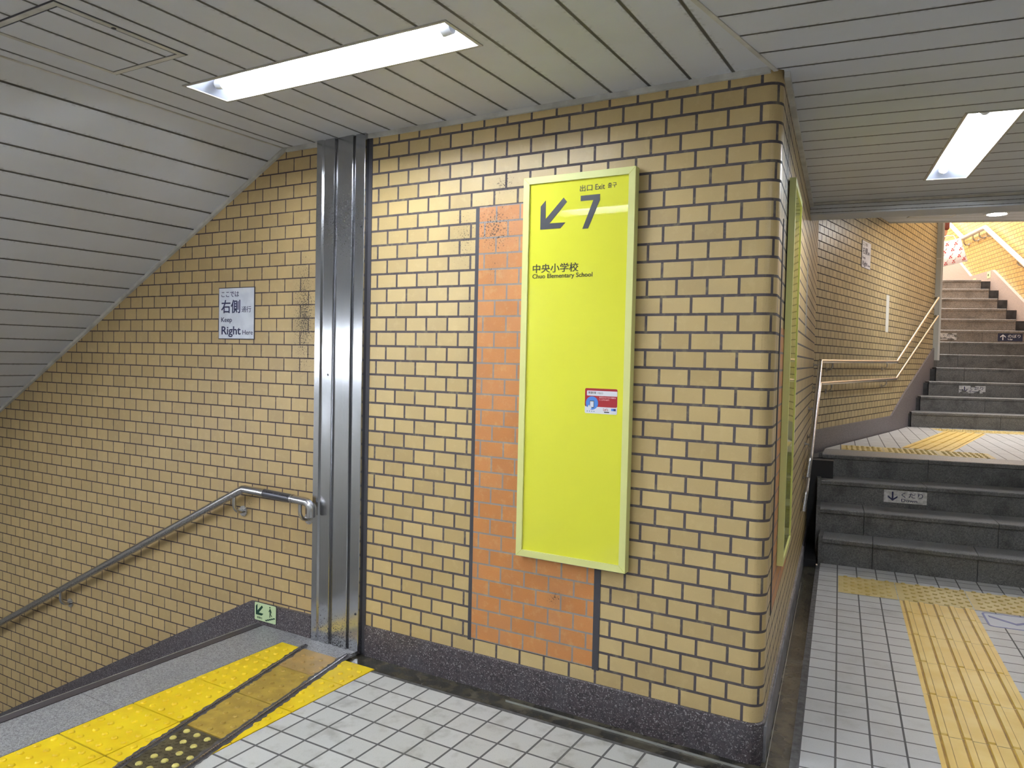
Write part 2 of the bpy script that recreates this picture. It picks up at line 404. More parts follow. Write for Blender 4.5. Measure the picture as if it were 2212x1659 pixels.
HS, TS = .1875, .366
FW = Fr((1.403, 11.647, 0), -nS, (0, 0, 1))                                # wall beside the upper flight (u = -s)
FP = Fr((0, 0, 0), (1, 0, 0), (0, 1, 0))                                   # plan
def inv(fr, p):
    d = V(p) - fr.o; return (d.dot(fr.u), d.dot(fr.v))
ZC, ZR, ZC2 = 2.437, 2.42, 2.96

# ------------------------------------------------------------------ structure: walls
def curved_wall():
    pts = [(-1.851, 0.0)]; us = [-1.851]
    cor = arc3((-1, 0, 0), (.075, 0, 0), tuple(V((.075, 0, 0)) + dB * 2), .05, 9)
    pts += [(p.x, p.y) for p in cor]; e = FB(4.262, 0); pts.append((e.x, e.y))
    for i in range(1, len(pts)): us.append(us[-1] + math.hypot(pts[i][0] - pts[i - 1][0], pts[i][1] - pts[i - 1][1]))
    return pts, us
def wall_front():
    pts, us = curved_wall(); mb = MB(); z0, z1 = -.01, 2.44
    def zt(i): return 3.0 if i == len(pts) - 1 else z1
    for i in range(1, len(pts)):
        a, b = pts[i - 1], pts[i]; sm = 1 < i < len(pts) - 1
        zz = 3.0 if i == len(pts) - 1 else z1
        mb.face([V((*a, z0)), V((*b, z0)), V((*b, zz)), V((*a, zz))], [(us[i - 1], z0), (us[i], z0), (us[i], zz), (us[i - 1], zz)], sm)
    back = [(-.62, 4.2), (-1.851, .5)]
    ring = pts + back
    for i in range(len(pts), len(ring) + 1):
        a, b = ring[i - 1], ring[i % len(ring)]
        mb.face([V((*a, z0)), V((*b, z0)), V((*b, z1)), V((*a, z1))])
    mb.poly(FP, ring, z1); mb.poly(FP, ring[::-1], z0)
    return struct(mb.build('wall_front', 'tile_front'))
wf = wall_front()
# orange repair patch: part of the front wall, with its dark filled seams
orange = [(-1.221, .07), (-.617, .07), (-.617, 2.03), (-1.221, 2.03)]
MB().poly(FA, orange, .0025, -.004).build('orange_tile_patch', 'tile_orange', wf)['label'] = 'orange tiles of a repaired strip in the wall'
MB().box(FA, -1.240, -1.221, .06, 2.03, -.004, .003).box(FA, -.617, -.588, .062, 2.03, -.004, .003).build('patch_seam', 'caulk', wf)
ob = MB().poly(FB, [(.235, .36), (1.12, .36), (1.12, 1.5), (.235, 1.5)], .0025, -.004).build('orange_tile_patch', 'tile_orange', wf)
ob['label'] = 'orange tiles behind the side panel'
MB().box(FB, .20, .238, .36, 1.92, -.004, .003).build('patch_seam', 'caulk', wf)

LS = -.536                                       # slope of the stairwell ceiling (per metre towards -x)
def ztop(x): return 2.437 + .536 * (x + 2.455)
wl = struct(MB().poly(FA, [(-6.4, -2.6), (-2.207, -2.6), (-2.207, 2.45), (-2.44, 2.45), (-6.4, ztop(-6.4) + .01)], 0, -.12).build('wall_left', 'tile_left'))
def stairs_c(s): return s
wb = struct(MB().poly(FC, [(-.2, .3), (5.15, .3), (5.15, 6.0), (2.6, 6.0), (2.6, 3.1), (-.2, 3.1)], 0, -.10).build('wall_back', 'tile_back'))
# wall beside the upper flight, with daylight falling on it
wr = struct(MB().poly(FW, [(-9, 2.0), (-1.0, 2.0), (4.2, .3), (4.2, 6.2), (-9, 6.2)], 0, -.12).build('wall_right', 'tile_bright'))
# walls around the upper stairwell (out of sight from the photograph)
e1 = FC(5.15, 0, -.10); q = inv(FS, e1)
struct(MB().poly(FS, [(q[0] - 1.0, q[1]), (q[0] + .06, q[1]), (q[0] + .06, q[1] + .08), (q[0] - 1.0, q[1] + .08)], 6.2, 1.3).build('wall_stairwell_front', 'tile_bright'))
struct(MB().poly(FS, [(q[0] - 1.1, q[1]), (q[0] - 1.0, q[1]), (q[0] - 1.0, 12.2), (q[0] - 1.1, 12.2)], 6.2, 1.0).build('wall_stairwell_left', 'tile_bright'))
struct(MB().poly(FS, [(q[0] - 1.1, 12.2), (3.2, 12.2), (3.2, 12.3), (q[0] - 1.1, 12.3)], 6.2, 2.0).build('wall_stairwell_far', 'tile_bright'))
# walls behind and beside the camera
struct(MB().box(FP, -2.9, 3.6, -5.7, -5.6, -.3, 2.6).build('wall_rear', 'rear'))
struct(MB().box(FP, -6.4, -2.56, -3.5, -3.4, -2.6, 2.6).build('wall_stairwell_side', 'rear'))
struct(MB().box(FP, -2.66, -2.56, -5.7, -3.5, -.3, 2.6).build('wall_side', 'rear'))
struct(MB().box(FP, -6.5, -6.4, -3.5, .12, -2.6, 1.2).build('wall_stairwell_end', 'rear'))
pE = [inv(FP, FR0(2.62, -8.2)), inv(FP, FR0(2.62, 5.6))]
struct(MB().poly(FP, [pE[0], (pE[0][0] + .1, pE[0][1]), (pE[1][0] + .1, pE[1][1]), pE[1]], 3.0, -.3).build('wall_east', 'rear'))

# unseen shell added to block daylight, open only above the upper stairwell
sh = MB()
sh.box(FP, -9, 9, -7, 22, -3.0, -2.8)
sh.box(FP, -9, -8.8, -7, 22, -2.8, 6.4).box(FP, 8.8, 9, -7, 22, -2.8, 6.4).box(FP, -8.8, 8.8, -7, -6.8, -2.8, 6.4).box(FP, -8.8, 8.8, 21.8, 22, -2.8, 6.4)
sh.poly(FP, [(-9, -7), (9, -7), (9, 22), (-9, 22)], 6.5, 6.4, [[(-5.5, 8.8), (4.0, 8.8), (4.0, 20.5), (-5.5, 20.5)]])
struct(sh.build('wall_light_shell', 'shell_brown'))
# ------------------------------------------------------------------ structure: ceilings
FCu = Fr((0, 0, ZC), (1, 0, 0), (0, -1, 0))                                 # looking up: w = -z
def cu(x, y): return (x, -y)
bd = [(.047, -.03), (-.80, -5.6)]                                            # border of the two ceilings
LAMP1 = (-2.100, -.815, -.862, -.660); LAMP3 = (-2.02, -.735, -2.372, -2.170); LAMP5 = (-2.02, -.735, -3.88, -3.678)
def hole(L): return [cu(L[0], L[2]), cu(L[1], L[2]), cu(L[1], L[3]), cu(L[0], L[3])]
struct(MB().poly(FCu, [cu(-2.455, .02), cu(.047, .02), cu(*bd[0]), cu(*bd[1]), cu(-2.455, -5.6)], 0, None, [hole(LAMP1), hole(LAMP3), hole(LAMP5)], off=(-.0615 + .1633, 0)).build('ceiling', 'ceil'))
FRu = Fr((.075, 0, ZR), dB, FB.w)                                           # u away, v right, seen from below
FRu = Fr((.075, 0, ZR), dB, V((FB.w.x, FB.w.y, 0)), V((0, 0, -1)))
lc = V((.6627, 1.449, ZR)); ld = V((-math.sin(math.radians(8.9)), math.cos(math.radians(8.9)), 0)); lw = V((ld.y, -ld.x, 0))
FLAMP2 = Fr(lc, ld, lw, V((0, 0, -1)))
h2 = [inv(FRu, FLAMP2(a, b)) for a, b in ((-.612, -.1), (.612, -.1), (.612, .1), (-.612, .1))]
lc4 = V((1.25, -1.75, ZR)); FLAMP4 = Fr(lc4, ld, lw, V((0, 0, -1)))
h4 = [inv(FRu, FLAMP4(a, b)) for a, b in ((-.612, -.1), (.612, -.1), (.612, .1), (-.612, .1))]
f0 = V((-.30, 2.462, 0)); fd = V((math.cos(math.radians(8)), math.sin(math.radians(8)), 0))
FF = Fr(f0, fd, (0, 0, 1))                                                   # beam face
rc = [inv(FRu, (*p, 0)) for p in ((.047, -.03), (.075, 0), tuple(FB(2.56, 0))[:2], tuple(FF(3.6, 0))[:2], (3.6, -5.6), (-.80, -5.6))]
def ccw_ok(pts): return pts
def ceil_poly(fr, outer, holes, off, mat, name):
    mb = MB(); 
    loops = [list(outer)] + [list(h) for h in holes]; fl = [p for l in loops for p in l]
    for tri in tessellate_polygon([[V((p[0], p[1], 0)) for p in l] for l in loops]):
        a, b, c = (fl[k] for k in tri); P3 = [fr(*t) for t in (a, b, c)]; T = [a, b, c]
        if (P3[1] - P3[0]).cross(P3[2] - P3[0]).z > 0: P3 = P3[::-1]; T = T[::-1]
        mb.face(P3, [(t[0] + off[0], t[1] + off[1]) for t in T])
    return struct(mb.build(name, mat))
ceil_poly(FRu, rc, [h2, h4], (.0, 0), 'ceil_r', 'ceiling.001')
# sloping ceiling over the descending stairs
sl = V((-1, 0, -.536)).normalized()
FSl = Fr((-2.455, 0, 2.437), sl, (0, -1, 0), V((0, 0, -1)))
LSL = (2.15, 3.40)                                                           # lamp in the slope
def slx(u): return u
hs = [(2.20, 1.9), (2.40, 1.9), (2.40, 3.1), (2.20, 3.1)]
ceil_poly(FSl, [(0, -.02), (4.5, -.02), (4.5, 3.45), (0, 3.45)], [hs] + [[(a - 1.3, b + .25) for a, b in hs], [(a + 1.4, b) for a, b in hs]], (.1715 - .124, 0), 'ceil_l', 'ceiling.002')
ceil_poly(Fr((0, 0, 2.437), (1, 0, 0), (0, 1, 0)), [(-2.9, -5.6), (-2.45, -5.6), (-2.45, -3.4), (-2.9, -3.4)], [], (0, 0), 'ceil', 'ceiling.003')
# beam, then the higher ceiling over the landing
struct(MB().poly(FF, [(-.35, 2.346), (3.7, 2.346), (3.7, 3.05), (-.35, 3.05)], 0, -.22, off=(0, -2.346)).build('beam', 'fascia'))
pa, pb = V((-.001, 6.666, 0)), V((1.245, 7.075, 0)); de = (pb - pa).normalized()
pl0, pl1 = pa - de * 1.2, pa + de * 4.2
b0, b1 = FF(-.3, 0, -.2), FF(3.7, 0, -.2)
FU2 = Fr((0, 0, ZC2), de, V((-de.y, de.x, 0)), V((0, 0, -1)))
ceil_poly(FU2, [inv(FU2, p) for p in (b0, b1, pl1, pl0)], [], (0, 0), 'ceil_2', 'ceiling.004')
FE = Fr((pa.x, pa.y, 0), de, (0, 0, 1), V((-de.y, de.x, 0)))
struct(MB().poly(FE, [(-.6, ZC2 - .004), (4.2, ZC2 - .004), (4.2, 5.0), (-.6, 5.0)], 0, -.06).build('bulkhead', 'trim'))
# ceiling of the upper stairwell, open to the sky further up
FU3 = Fr((0, 0, 5.0), dS, nS, V((0, 0, -1)))
q0 = inv(FU3, (pa.x, pa.y, 0))
ceil_poly(FU3, [(-3.5, q0[1] - .3), (4.2, q0[1] - .3), (4.2, q0[1] + 1.8), (-3.5, q0[1] + 1.8)], [], (0, 0), 'ceil_2', 'ceiling.005')

# trims where ceilings meet walls
tn = [0]
def trim(mb, mat='trim'):
    tn[0] += 1; return struct(mb.build('trim_%d' % tn[0], mat))
trim(MB().box(FA, -2.44, .03, ZC - .022, ZC, 0, .014))
trim(MB().box(FB, .02, 2.55, ZR - .022, ZR + .01, 0, .02))
FSw = Fr((-2.455, 0, 2.437), sl, V((-.536, 0, 1)).normalized() if False else V((.536, 0, -1)).normalized() * -1, V((0, -1, 0)))
trim(MB().box(FSw, -.02, 4.5, -.018, .012, 0, .018))
trim(MB().box(FF, -.12, 3.6, ZR - .012, ZR, 0, .02))
trim(MB().box(FF, -.10, -.07 + .02, 2.346, ZR, 0, .012))
dbd = (V((*bd[1], 0)) - V((*bd[0], 0))).normalized()
Fbd = Fr((*bd[0], ZR), dbd, (dbd.y, -dbd.x, 0), V((0, 0, -1)))
trim(MB().box(Fbd, -.02, 5.6, -.008, .008, -.02, .004))
trim(MB().box(Fr((-2.455, 0, 2.437), (0, -1, 0), (1, 0, 0), V((0, 0, -1))), 0, 5.6, -.006, .006, -.01, .004))

# ------------------------------------------------------------------ structure: floors
def fpoly(fr, world, w1, w0, mat, name, st=True):
    o = MB().poly(fr, [inv(fr, (*p, 0)) for p in world], w1, w0).build(name, mat)
    return struct(o) if st else o
FLg = Fr((-1.4567 + .1271 * 0, -.2887, ZF), (1, -.0034, 0), (.0034, 1, 0))
fl_ = [(-1.667, -.176), (.215, -.176), (.14, -5.6), (-1.667, -5.6)]
fpoly(FLg, fl_, 0, -.12, 'floor', 'floor')
gB = lambda s, o: tuple(FB(s, 0, o))[:2]
fpoly(FR0, [gB(-.10, .128), gB(3.05, .128), (-.165, 3.16), (3.4, 3.52), (3.5, -5.6), (.142, -5.6)], 0, -.12, 'floor_r', 'floor.001')
# landing between the two flights
L4a, L4b = (-.287, 3.960), (1.148, 4.258)
d4 = (V((*L4b, 0)) - V((*L4a, 0))).normalized()
def on4(t): p = V((*L4a, 0)) + d4 * t; return (p.x, p.y)
def on4b(t): p = V((*L4a, 0)) + d4 * t + V((-d4.y, d4.x, 0)) * .032; return (p.x, p.y)
tb = lambda u, v: tuple(FLD(u, v))[:2]
cS = tuple(FC(3.62, 0, .05))[:2]
fpoly(FLD, [tb(-.14, 2.144), tb(3.0, 2.144), tuple(FS(3.0, .02))[:2], tuple(FS(-.15, .02))[:2], tuple(FC(2.6, 0, .045))[:2], tuple(FC(.25, 0, .045))[:2]], 0, -.12, 'floor_r', 'floor.002')
fpoly(FLD, [on4b(-.02), on4b(2.66), tb(3.0, 2.144), tb(-.14, 2.144), tuple(FC(.24, 0, .05))[:2], tuple(FB(4.05, 0, .1))[:2]], 0, -.12, 'slab', 'floor.003')
fpoly(FLD, [tuple(FB(3.9, 0, 0))[:2], tuple(FB(4.0, 0, .12))[:2], tuple(FC(.2, 0, .06))[:2], tuple(FC(2.9, 0, .06))[:2], tuple(FC(2.9, 0, -.05))[:2], tuple(FC(-.05, 0, -.05))[:2]], -.03, -.14, 'void', 'floor.004')
# upper landing of the second flight
zt = ZL + 12 * HS
fpoly(Fr((0, 0, zt), dS, nS), [tuple(FS(-.58, 11 * TS))[:2], tuple(FS(1.3, 11 * TS))[:2], tuple(FS(1.3, 11 * TS + 1.2))[:2], tuple(FS(-.58, 11 * TS + 1.2))[:2]], 0, -.15, 'slab', 'floor.005')

# gutters: sunk wet channels along the pier
gut = MB().poly(FP, [(-1.89, .0), (-1.89, -.152), (.20, -.152), (.20, -.02), (.07, 0.0)], -.150, -.25)
gut.poly(FP, [gB(-.16, 0), gB(-.16, .10), gB(3.12, .10), gB(3.12, 0)][::-1], -.150, -.25)
struct(gut.build('floor_gutter', 'gutter'))
struct(MB().poly(FP, [(-1.89, -.152), (-1.667, -.176), (.215, -.176), (.20, -.152)][::-1], ZF - .003, -.25).poly(FP, [gB(-.18, .10), gB(-.18, .128), gB(3.1, .128), gB(3.1, .10)][::-1], ZF - .003, -.25).build('floor_border', 'grout'))
trim(MB().poly(FP, [(-1.0, -.055), (-1.0, -.0575), (.13, -.0575), (.13, -.055)][::-1], -.142, -.2).poly(FP, [gB(-.06, .0200), gB(-.06, .0222), gB(2.6, .0222), gB(2.6, .0200)][::-1], -.142, -.2), 'edge_and_gleam')  # pale strips standing in for the gleam of gutter water
# skirtings
def skirt():
    pts, us = curved_wall(); mb = MB(); o = .008
    P2 = []
    for i, p in enumerate(pts):
        a = pts[max(i - 1, 0)]; b = pts[min(i + 1, len(pts) - 1)]
        t = V((b[0] - a[0], b[1] - a[1], 0)).normalized(); P2.append((p[0] + t.y * o, p[1] - t.x * o))
    for i in range(1, len(P2)):
        a, b = P2[i - 1], P2[i]; a0, b0 = pts[i - 1], pts[i]
        mb.face([V((*a, -.2)), V((*b, -.2)), V((*b, 0)), V((*a, 0))], None, 1 < i < len(P2) - 1)
        mb.face([V((*a, 0)), V((*b, 0)), V((*b0, .004)), V((*a0, .004))])
    return mb
struct(skirt().build('baseboard_front', 'base'))
struct(MB().poly(FB, [(.035, -.2), (3.1, -.2), (3.1, -.002), (.035, -.012)], .014, 0).build('baseboard_side', plain('cement_cove', srgb(136, 134, 138), .5, noise=(9, srgb(100, 99, 103)))))
struct(MB().poly(FA, [(-2.207, -.2), (-2.207, -.012), (-2.668, -.018), (-5.9, -1.629), (-5.9, -1.95), (-2.62, -.2)], .022, -.01).build('baseboard_left', 'base'))
struct(MB().poly(FC, [(.0, .45), (0, .775), (2.83, .775), (3.43, 1.02), (4.165, 1.276), (5.15, 1.625), (5.15, 1.1), (3.4, .45)], .02, -.01).build('baseboard_back', 'base_l'))
bb = [(.45, 2.22), (-.455 * -1 if False else .455, 2.403), (-.717, 3.015), (-1.725, 3.016), (-2.487, 3.425), (-5.5, 5.0), (-5.5, 3.9), (-1.6, 2.6), (-.6, 2.6), (4.0, .35), (4.0, .62), (.455, 2.403)]
struct(MB().poly(FW, [(3.9, .70), (-.717, 3.015), (-1.725, 3.016), (-2.487, 3.425), (-5.5, 5.05), (-5.5, 3.9), (-1.6, 2.5), (-.6, 2.5), (3.9, .3)], .05, -.01).build('baseboard_right', 'pale'))

# ------------------------------------------------------------------ staircases
def lower_flight():
    root = empty('staircase', (-.16, 3.17, ZF), 'four dark grimy granite steps rising from the pale tiled floor to the landing', 'stairs')
    pts = [((-.157, 3.164), (1.103, 3.271), .06), ((-.211, 3.39), (1.116, 3.575), .24), ((-.248, 3.677), (1.134, 3.943), .42), ((-.287, 3.960), (1.148, 4.258), .60)]
    joints = [(.34, 1.0), (.31, 1.19), (.76, 1.6), (.80, 1.7)]
    prevz = -.2
    for k, (a, b, z) in enumerate(pts):
        a3, b3 = V((*a, 0)), V((*b, 0)); d = (b3 - a3).normalized(); n = V((-d.y, d.x, 0)); F = Fr(a3, d, n, V((0, 0, 1)))
        L = 2.66
        js = [0.0] + list(joints[k]) + [L]
        dep = .5 if k < 3 else .03
        mb = MB(); tm = MB()
        for i in range(len(js) - 1):
            u0, u1 = js[i] + (.002 if i else 0), js[i + 1] - .002
            mb.poly(F, [(u0, .012), (u1, .012), (u1, dep), (u0, dep)], z - .03, -.2)
            prof = [(.006, z - .035), (0, z - .03), (0, z - .006), (.006, z), (dep, z), (dep, z - .035)]
            rows = [[F(u, p[0], p[1]) for p in prof] for u in (u0, u1)]
            for j in range(len(prof) - 1): (mb if j < 2 else tm).face([rows[0][j + 1], rows[0][j], rows[1][j], rows[1][j + 1]])
            mb.face(rows[0]); mb.face(rows[1][::-1])
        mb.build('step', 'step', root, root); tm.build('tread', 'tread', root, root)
        MB().box(F, -.030, .0, .02, dep, -.2, z + .012).build('side_curb', 'step', root, root)
        prevz = z
    MB().box(FB, 3.82, 4.0, -.3, .565, .0, .19).build('gap_shade_box', 'void', root, root)  # black box added to paint the shade inside the gap
    MB().poly(FP, [gB(3.1, .0), gB(3.1, .10), gB(3.95, .05), gB(3.95, 0)][::-1], -.1, -.3).build('drain', 'void', root, root)
lower_flight()

def upper_flight():
    root = empty('staircase', (.32, 7.85, ZL), 'long upper flight of granite steps climbing past the tiled wall towards daylight', 'stairs')
    for k in range(1, 13):
        v = (k - 1) * TS; z = ZL + k * HS
        pc = None
        # left end follows the stringer, right end the pale wall
        uL = max(-.10 + .19 * (k - 1), -9)
        uL = {1: -.114, 2: .084, 3: .28, 4: .47}.get(k, .50) if k < 7 else .40 if k == 7 else -.58
        uR = 1.66 - .0 if k < 9 else 1.62
        wR = inv(FS, FW(0, 0)); uR = wR[0] - .20
        cuts = sorted(random.sample([uL + .35, uL + .75, uL + 1.0, uL + .5], 1)) + [uR]
        js = [uL] + [c for c in cuts if c < uR] + [uR]
        js = sorted(set([round(j, 3) for j in js]))
        mb = MB(); tm = MB()
        for i in range(len(js) - 1):
            u0, u1 = js[i] + (.002 if i else 0), js[i + 1] - .002
            F = Fr(FS(0, 0), dS, nS, V((0, 0, 1)))
            mb.poly(F, [(u0, v + .010), (u1, v + .010), (u1, v + .5), (u0, v + .5)], z - .03, z - .34)
            prof = [(.006, z - .035), (0, z - .03), (0, z - .005), (.005, z), (.5, z), (.5, z - .035)]
            rows = [[F(u, v + p[0], p[1]) for p in prof] for u in (u0, u1)]
            for j in range(len(prof) - 1): (mb if j < 2 else tm).face([rows[0][j + 1], rows[0][j], rows[1][j], rows[1][j + 1]])
            mb.face(rows[0]); mb.face(rows[1][::-1])
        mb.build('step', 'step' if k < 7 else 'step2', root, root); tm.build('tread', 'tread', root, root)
        if k < 6: MB().poly(FS, [(uL - .16, v + .03), (uL - .004, v + .03), (uL - .004, v + .5), (uL - .16, v + .5)], z - .022, z - .3).build('side_block', 'sidegutter', root, root)
        MB().poly(FS, [(uR + .004, v + .03), (uR + .16, v + .03), (uR + .16, v + .5), (uR + .004, v + .5)], z - .022, z - .3).build('side_block', 'sidegutter', root, root)
    return root
upper_flight()
# third flight beyond the upper landing
def third_flight():
    v0 = 11 * TS + 1.0
    root = empty('staircase', tuple(FS(.3, v0, zt)), 'pale sunlit steps beyond the upper landing, behind the hanging bag', 'stairs')
    for k in range(1, 7):
        v = v0 + (k - 1) * TS; z = zt + k * HS
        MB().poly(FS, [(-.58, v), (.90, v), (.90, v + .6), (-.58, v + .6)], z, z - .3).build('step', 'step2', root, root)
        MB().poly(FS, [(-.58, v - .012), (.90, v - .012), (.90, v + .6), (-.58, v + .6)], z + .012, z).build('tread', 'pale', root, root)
        MB().poly(FS, [(.904, v + .02), (1.04, v + .02), (1.04, v + .6), (.904, v + .6)], z - .03, z - .3).build('side_block', 'slab', root, root)
third_flight()

def down_flight():
    root = empty('staircase', (-2.6, -1.5, ZF), 'grey granite stairs going down beside the left tiled wall, dark strip on the top edge', 'stairs')
    for y0, y1 in ((-.02, -1.02), (-1.023, -2.1), (-2.103, -3.39)):
        MB().poly(FP, [(-2.555, y0), (-2.29, y0), (-2.29, y1), (-2.555, y1)][::-1], ZF, ZF - .14).build('top_slab', 'slab', root, root)
    MB().poly(FP, [(-2.29, -.02), (-1.89, -.02), (-1.89, -.142), (-2.29, -.142)][::-1], ZF - .001, ZF - .14).build('top_slab', 'slab', root, root)
    MB().box(FP, -2.605, -2.557, -3.4, -.03, ZF - .06, ZF + .002).build('nosing', 'nosing', root, root)
    MB().box(FP, -2.609, -2.604, -3.4, -.03, ZF - .02, ZF + .004).build('nosing_edge', 'edge_and_gleam', root, root)
    for k in range(1, 11):
        x1 = -2.60 - .34 * (k - 1)
        MB().box(FP, x1 - .36, x1 + .04, -3.39, -.02, ZF - .17 * k - .25, ZF - .17 * k).build('step', 'slab', root, root)
down_flight()

# ------------------------------------------------------------------ tactile paving on the left: cells cut by the two shutter tracks
LA, LBp = (-2.150, -.13), (-1.896, -1.193)
RA, RB = (-1.889, -.10), (-1.668, -1.154)
def side(A, B):
    dx, dy = B[0] - A[0], B[1] - A[1]; return dy, -dx, dy * A[0] - dx * A[1]      # a x + b y <= c keeps one side
def shift(A, B, d):
    n = V((B[1] - A[1], A[0] - B[0], 0)).normalized(); return (A[0] + n.x * d, A[1] + n.y * d), (B[0] + n.x * d, B[1] + n.y * d)
rows = [(-.142, -.352), (-.3585, -.655), (-.6615, -.958), (-.9645, -1.265), (-1.2715, -1.572)]
ordn = ['nearest the steel post', 'second from the steel post', 'third from the steel post', 'fourth from the steel post', 'fifth from the steel post']
def dots(mb, poly, x0, y0, pitch, r, h, z, sides):
    n = 0
    for i in range(5):
        for j in range(6):
            x, y = x0 + pitch * (i + .5), y0 - pitch * (j + .5)
            if all(a * x + b * y <= c - r * 1.05 * math.hypot(a, b) for a, b, c in sides): mb.dome((x, y, z), (0, 0, 1), (1, 0, 0), r, h); n += 1
    return n
def rect_sides(x0, x1, y0, y1): return [(-1, 0, -x0), (1, 0, x1), (0, 1, y0), (0, -1, -y1)]
def inter(p, s):
    for a, b, c in s:
        if not p: return p
        p = clip(p, a, b, c)
    return p
struct(MB().poly(FP, [(-2.289, -.142), (-2.289, -5.6), (-1.667, -5.6), (-1.667, -.176), (-1.89, -.142)], ZF - .004, -.25).build('floor.006', 'track'))
NL = side(LA, LBp); NR = side(RA, RB)
def neg(s): return (-s[0], -s[1], -s[2])
# which side of L is left?
if NL[0] * (-2.3) + NL[1] * (-.6) > NL[2]: LEFT = neg(NL)
else: LEFT = NL
if NR[0] * (-1.0) + NR[1] * (-.6) > NR[2]: RIGHT = neg(NR)
else: RIGHT = NR
def off(s, d): return (s[0], s[1], s[2] - d * math.hypot(s[0], s[1]))
for r, (y0, y1) in enumerate(rows):
    for (x0, x1, sd, where) in ((-2.284, -1.9862, LEFT, 'left'), (-1.9808, -1.671, RIGHT, 'right'), (-1.9815, -1.671, LEFT, 'inner')):
        ss = rect_sides(x0, x1, y0, y1) + [off(sd, .012)]
        p = inter([(x0, y0), (x1, y0), (x1, y1), (x0, y1)], ss)
        if len(p) < 3: continue
        ar = abs(sum(p[i - 1][0] * p[i][1] - p[i][0] * p[i - 1][1] for i in range(len(p)))) / 2
        if ar < .0012: continue
        mb = MB(); mb.poly(FP, p, ZF + .001, ZF - .004)
        yy = rows[r][0] if r else -.054
        dots(mb, p, x0, yy, .0605, .0130, .0068, ZF + .001, ss)
        if where == 'left': lb = 'yellow dotted tactile block left of both tracks, ' + ordn[r]
        elif where == 'right': lb = 'cut yellow tactile block between right track and tiles, ' + ordn[r]
        else: lb = 'small yellow sliver along the left side of the left track, ' + ordn[r]
        cx = sum(q[0] for q in p) / len(p); cy = sum(q[1] for q in p) / len(p)
        single(mb, 'tactile_block', 'tac_y', (cx, cy, ZF), lb, 'tactile paving', 'yellow tactile blocks at the top of the descending stairs')
    ss = [(0, 1, y0), (0, -1, -y1), off(neg(LEFT), .012), off(neg(RIGHT), .016), (-1, 0, 2.4), (1, 0, -1.4)]
    p = inter([(-2.4, y0), (-1.4, y0), (-1.4, y1), (-2.4, y1)], ss)
    if len(p) < 3: continue
    cx = sum(q[0] for q in p) / len(p); cy = sum(q[1] for q in p) / len(p)
    mb = MB(); mb.poly(FP, p, ZF + .001, ZF - .004)
    yy = rows[r][0] if r else -.054
    m_, lb = [('tac_t', 'tan worn tactile plate between the tracks, nearest the steel post'), ('tac_o', 'ochre tactile plate between the tracks, second from the post'),
          ('tac_o', 'ochre tactile plate between the tracks, next to the dark chequered plate'), ('tac_d', 'dark chequered plate with yellow domes between the tracks'),
          ('tac_d', 'dark chequered plate nearest the camera between the tracks')][r]
    if r < 3:
        dots(mb, p, -2.284, yy, .0605, .0115, .005, ZF + .001, ss); dots(mb, p, -1.982, yy, .0605, .0115, .005, ZF + .001, ss)
        single(mb, 'tactile_plate', m_, (cx, cy, ZF), lb, 'tactile paving')
    else:
        root = empty('chequer_plate', (cx, cy, ZF), lb, 'tactile paving')
        for i in range(60):
            for j in range(40):
                x, y = -2.4 + i * .0165, y0 - j * .0165
                if all(a * x + b * y <= c - .01 * math.hypot(a, b) for a, b, c in ss):
                    th = math.radians(45 if (i + j) % 2 else -45); F = Fr((x, y, ZF + .001), (math.cos(th), math.sin(th), 0), (-math.sin(th), math.cos(th), 0))
                    mb.poly(F, [(-.006, 0), (0, -.0018), (.006, 0), (0, .0018)], .0015, 0)
        mb.build('plate', m_, root, root)
        for xx in (-2.284, -1.982):
            for i in range(6):
                for j in range(6):
                    x, y = xx + .0605 * (i + .5), yy - .0605 * (j + .5)
                    if (xx > -2 or x < -1.99) and all(a * x + b * y <= c - .0131 * math.hypot(a, b) for a, b, c in ss):
                        MB().dome((x, y, ZF + .001), (0, 0, 1), (1, 0, 0), .0135, .006).build('dome', 'tac_dome', root, root)
def track(A, B, wdt, label):
    d = (V((*B, 0)) - V((*A, 0))).normalized(); F = Fr((*A, ZF), d, (-d.y, d.x, 0))
    Lh = 1.75
    root = empty('shutter_track', (A[0], A[1], ZF), label, 'floor track', 'shutter tracks in the floor')
    MB().box(F, -.03, Lh, -wdt, wdt, .0008, .003).build('bed', 'track', root, root)
    random.seed(int(wdt * 1000)); up_, lo_ = [], []
    for i in range(int(Lh / .018)):
        x = -.02 + i * .018
        up_.append((x, wdt + .003 + .010 * random.random() ** 2)); lo_.append((x, -wdt - .003 - .010 * random.random() ** 2))
    MB().poly(F, lo_ + up_[::-1], .0022, .0006).build('sealant', 'grout', root, root)
    MB().box(F, -.03, Lh, -.0035, .0035, .003, .006).build('rib', 'rail_d', root, root)
track(LA, LBp, .011, 'thin dark floor track left of the ochre plates')
track(RA, RB, .015, 'wide dark floor track right of the ochre plates, beside the pale tiles')

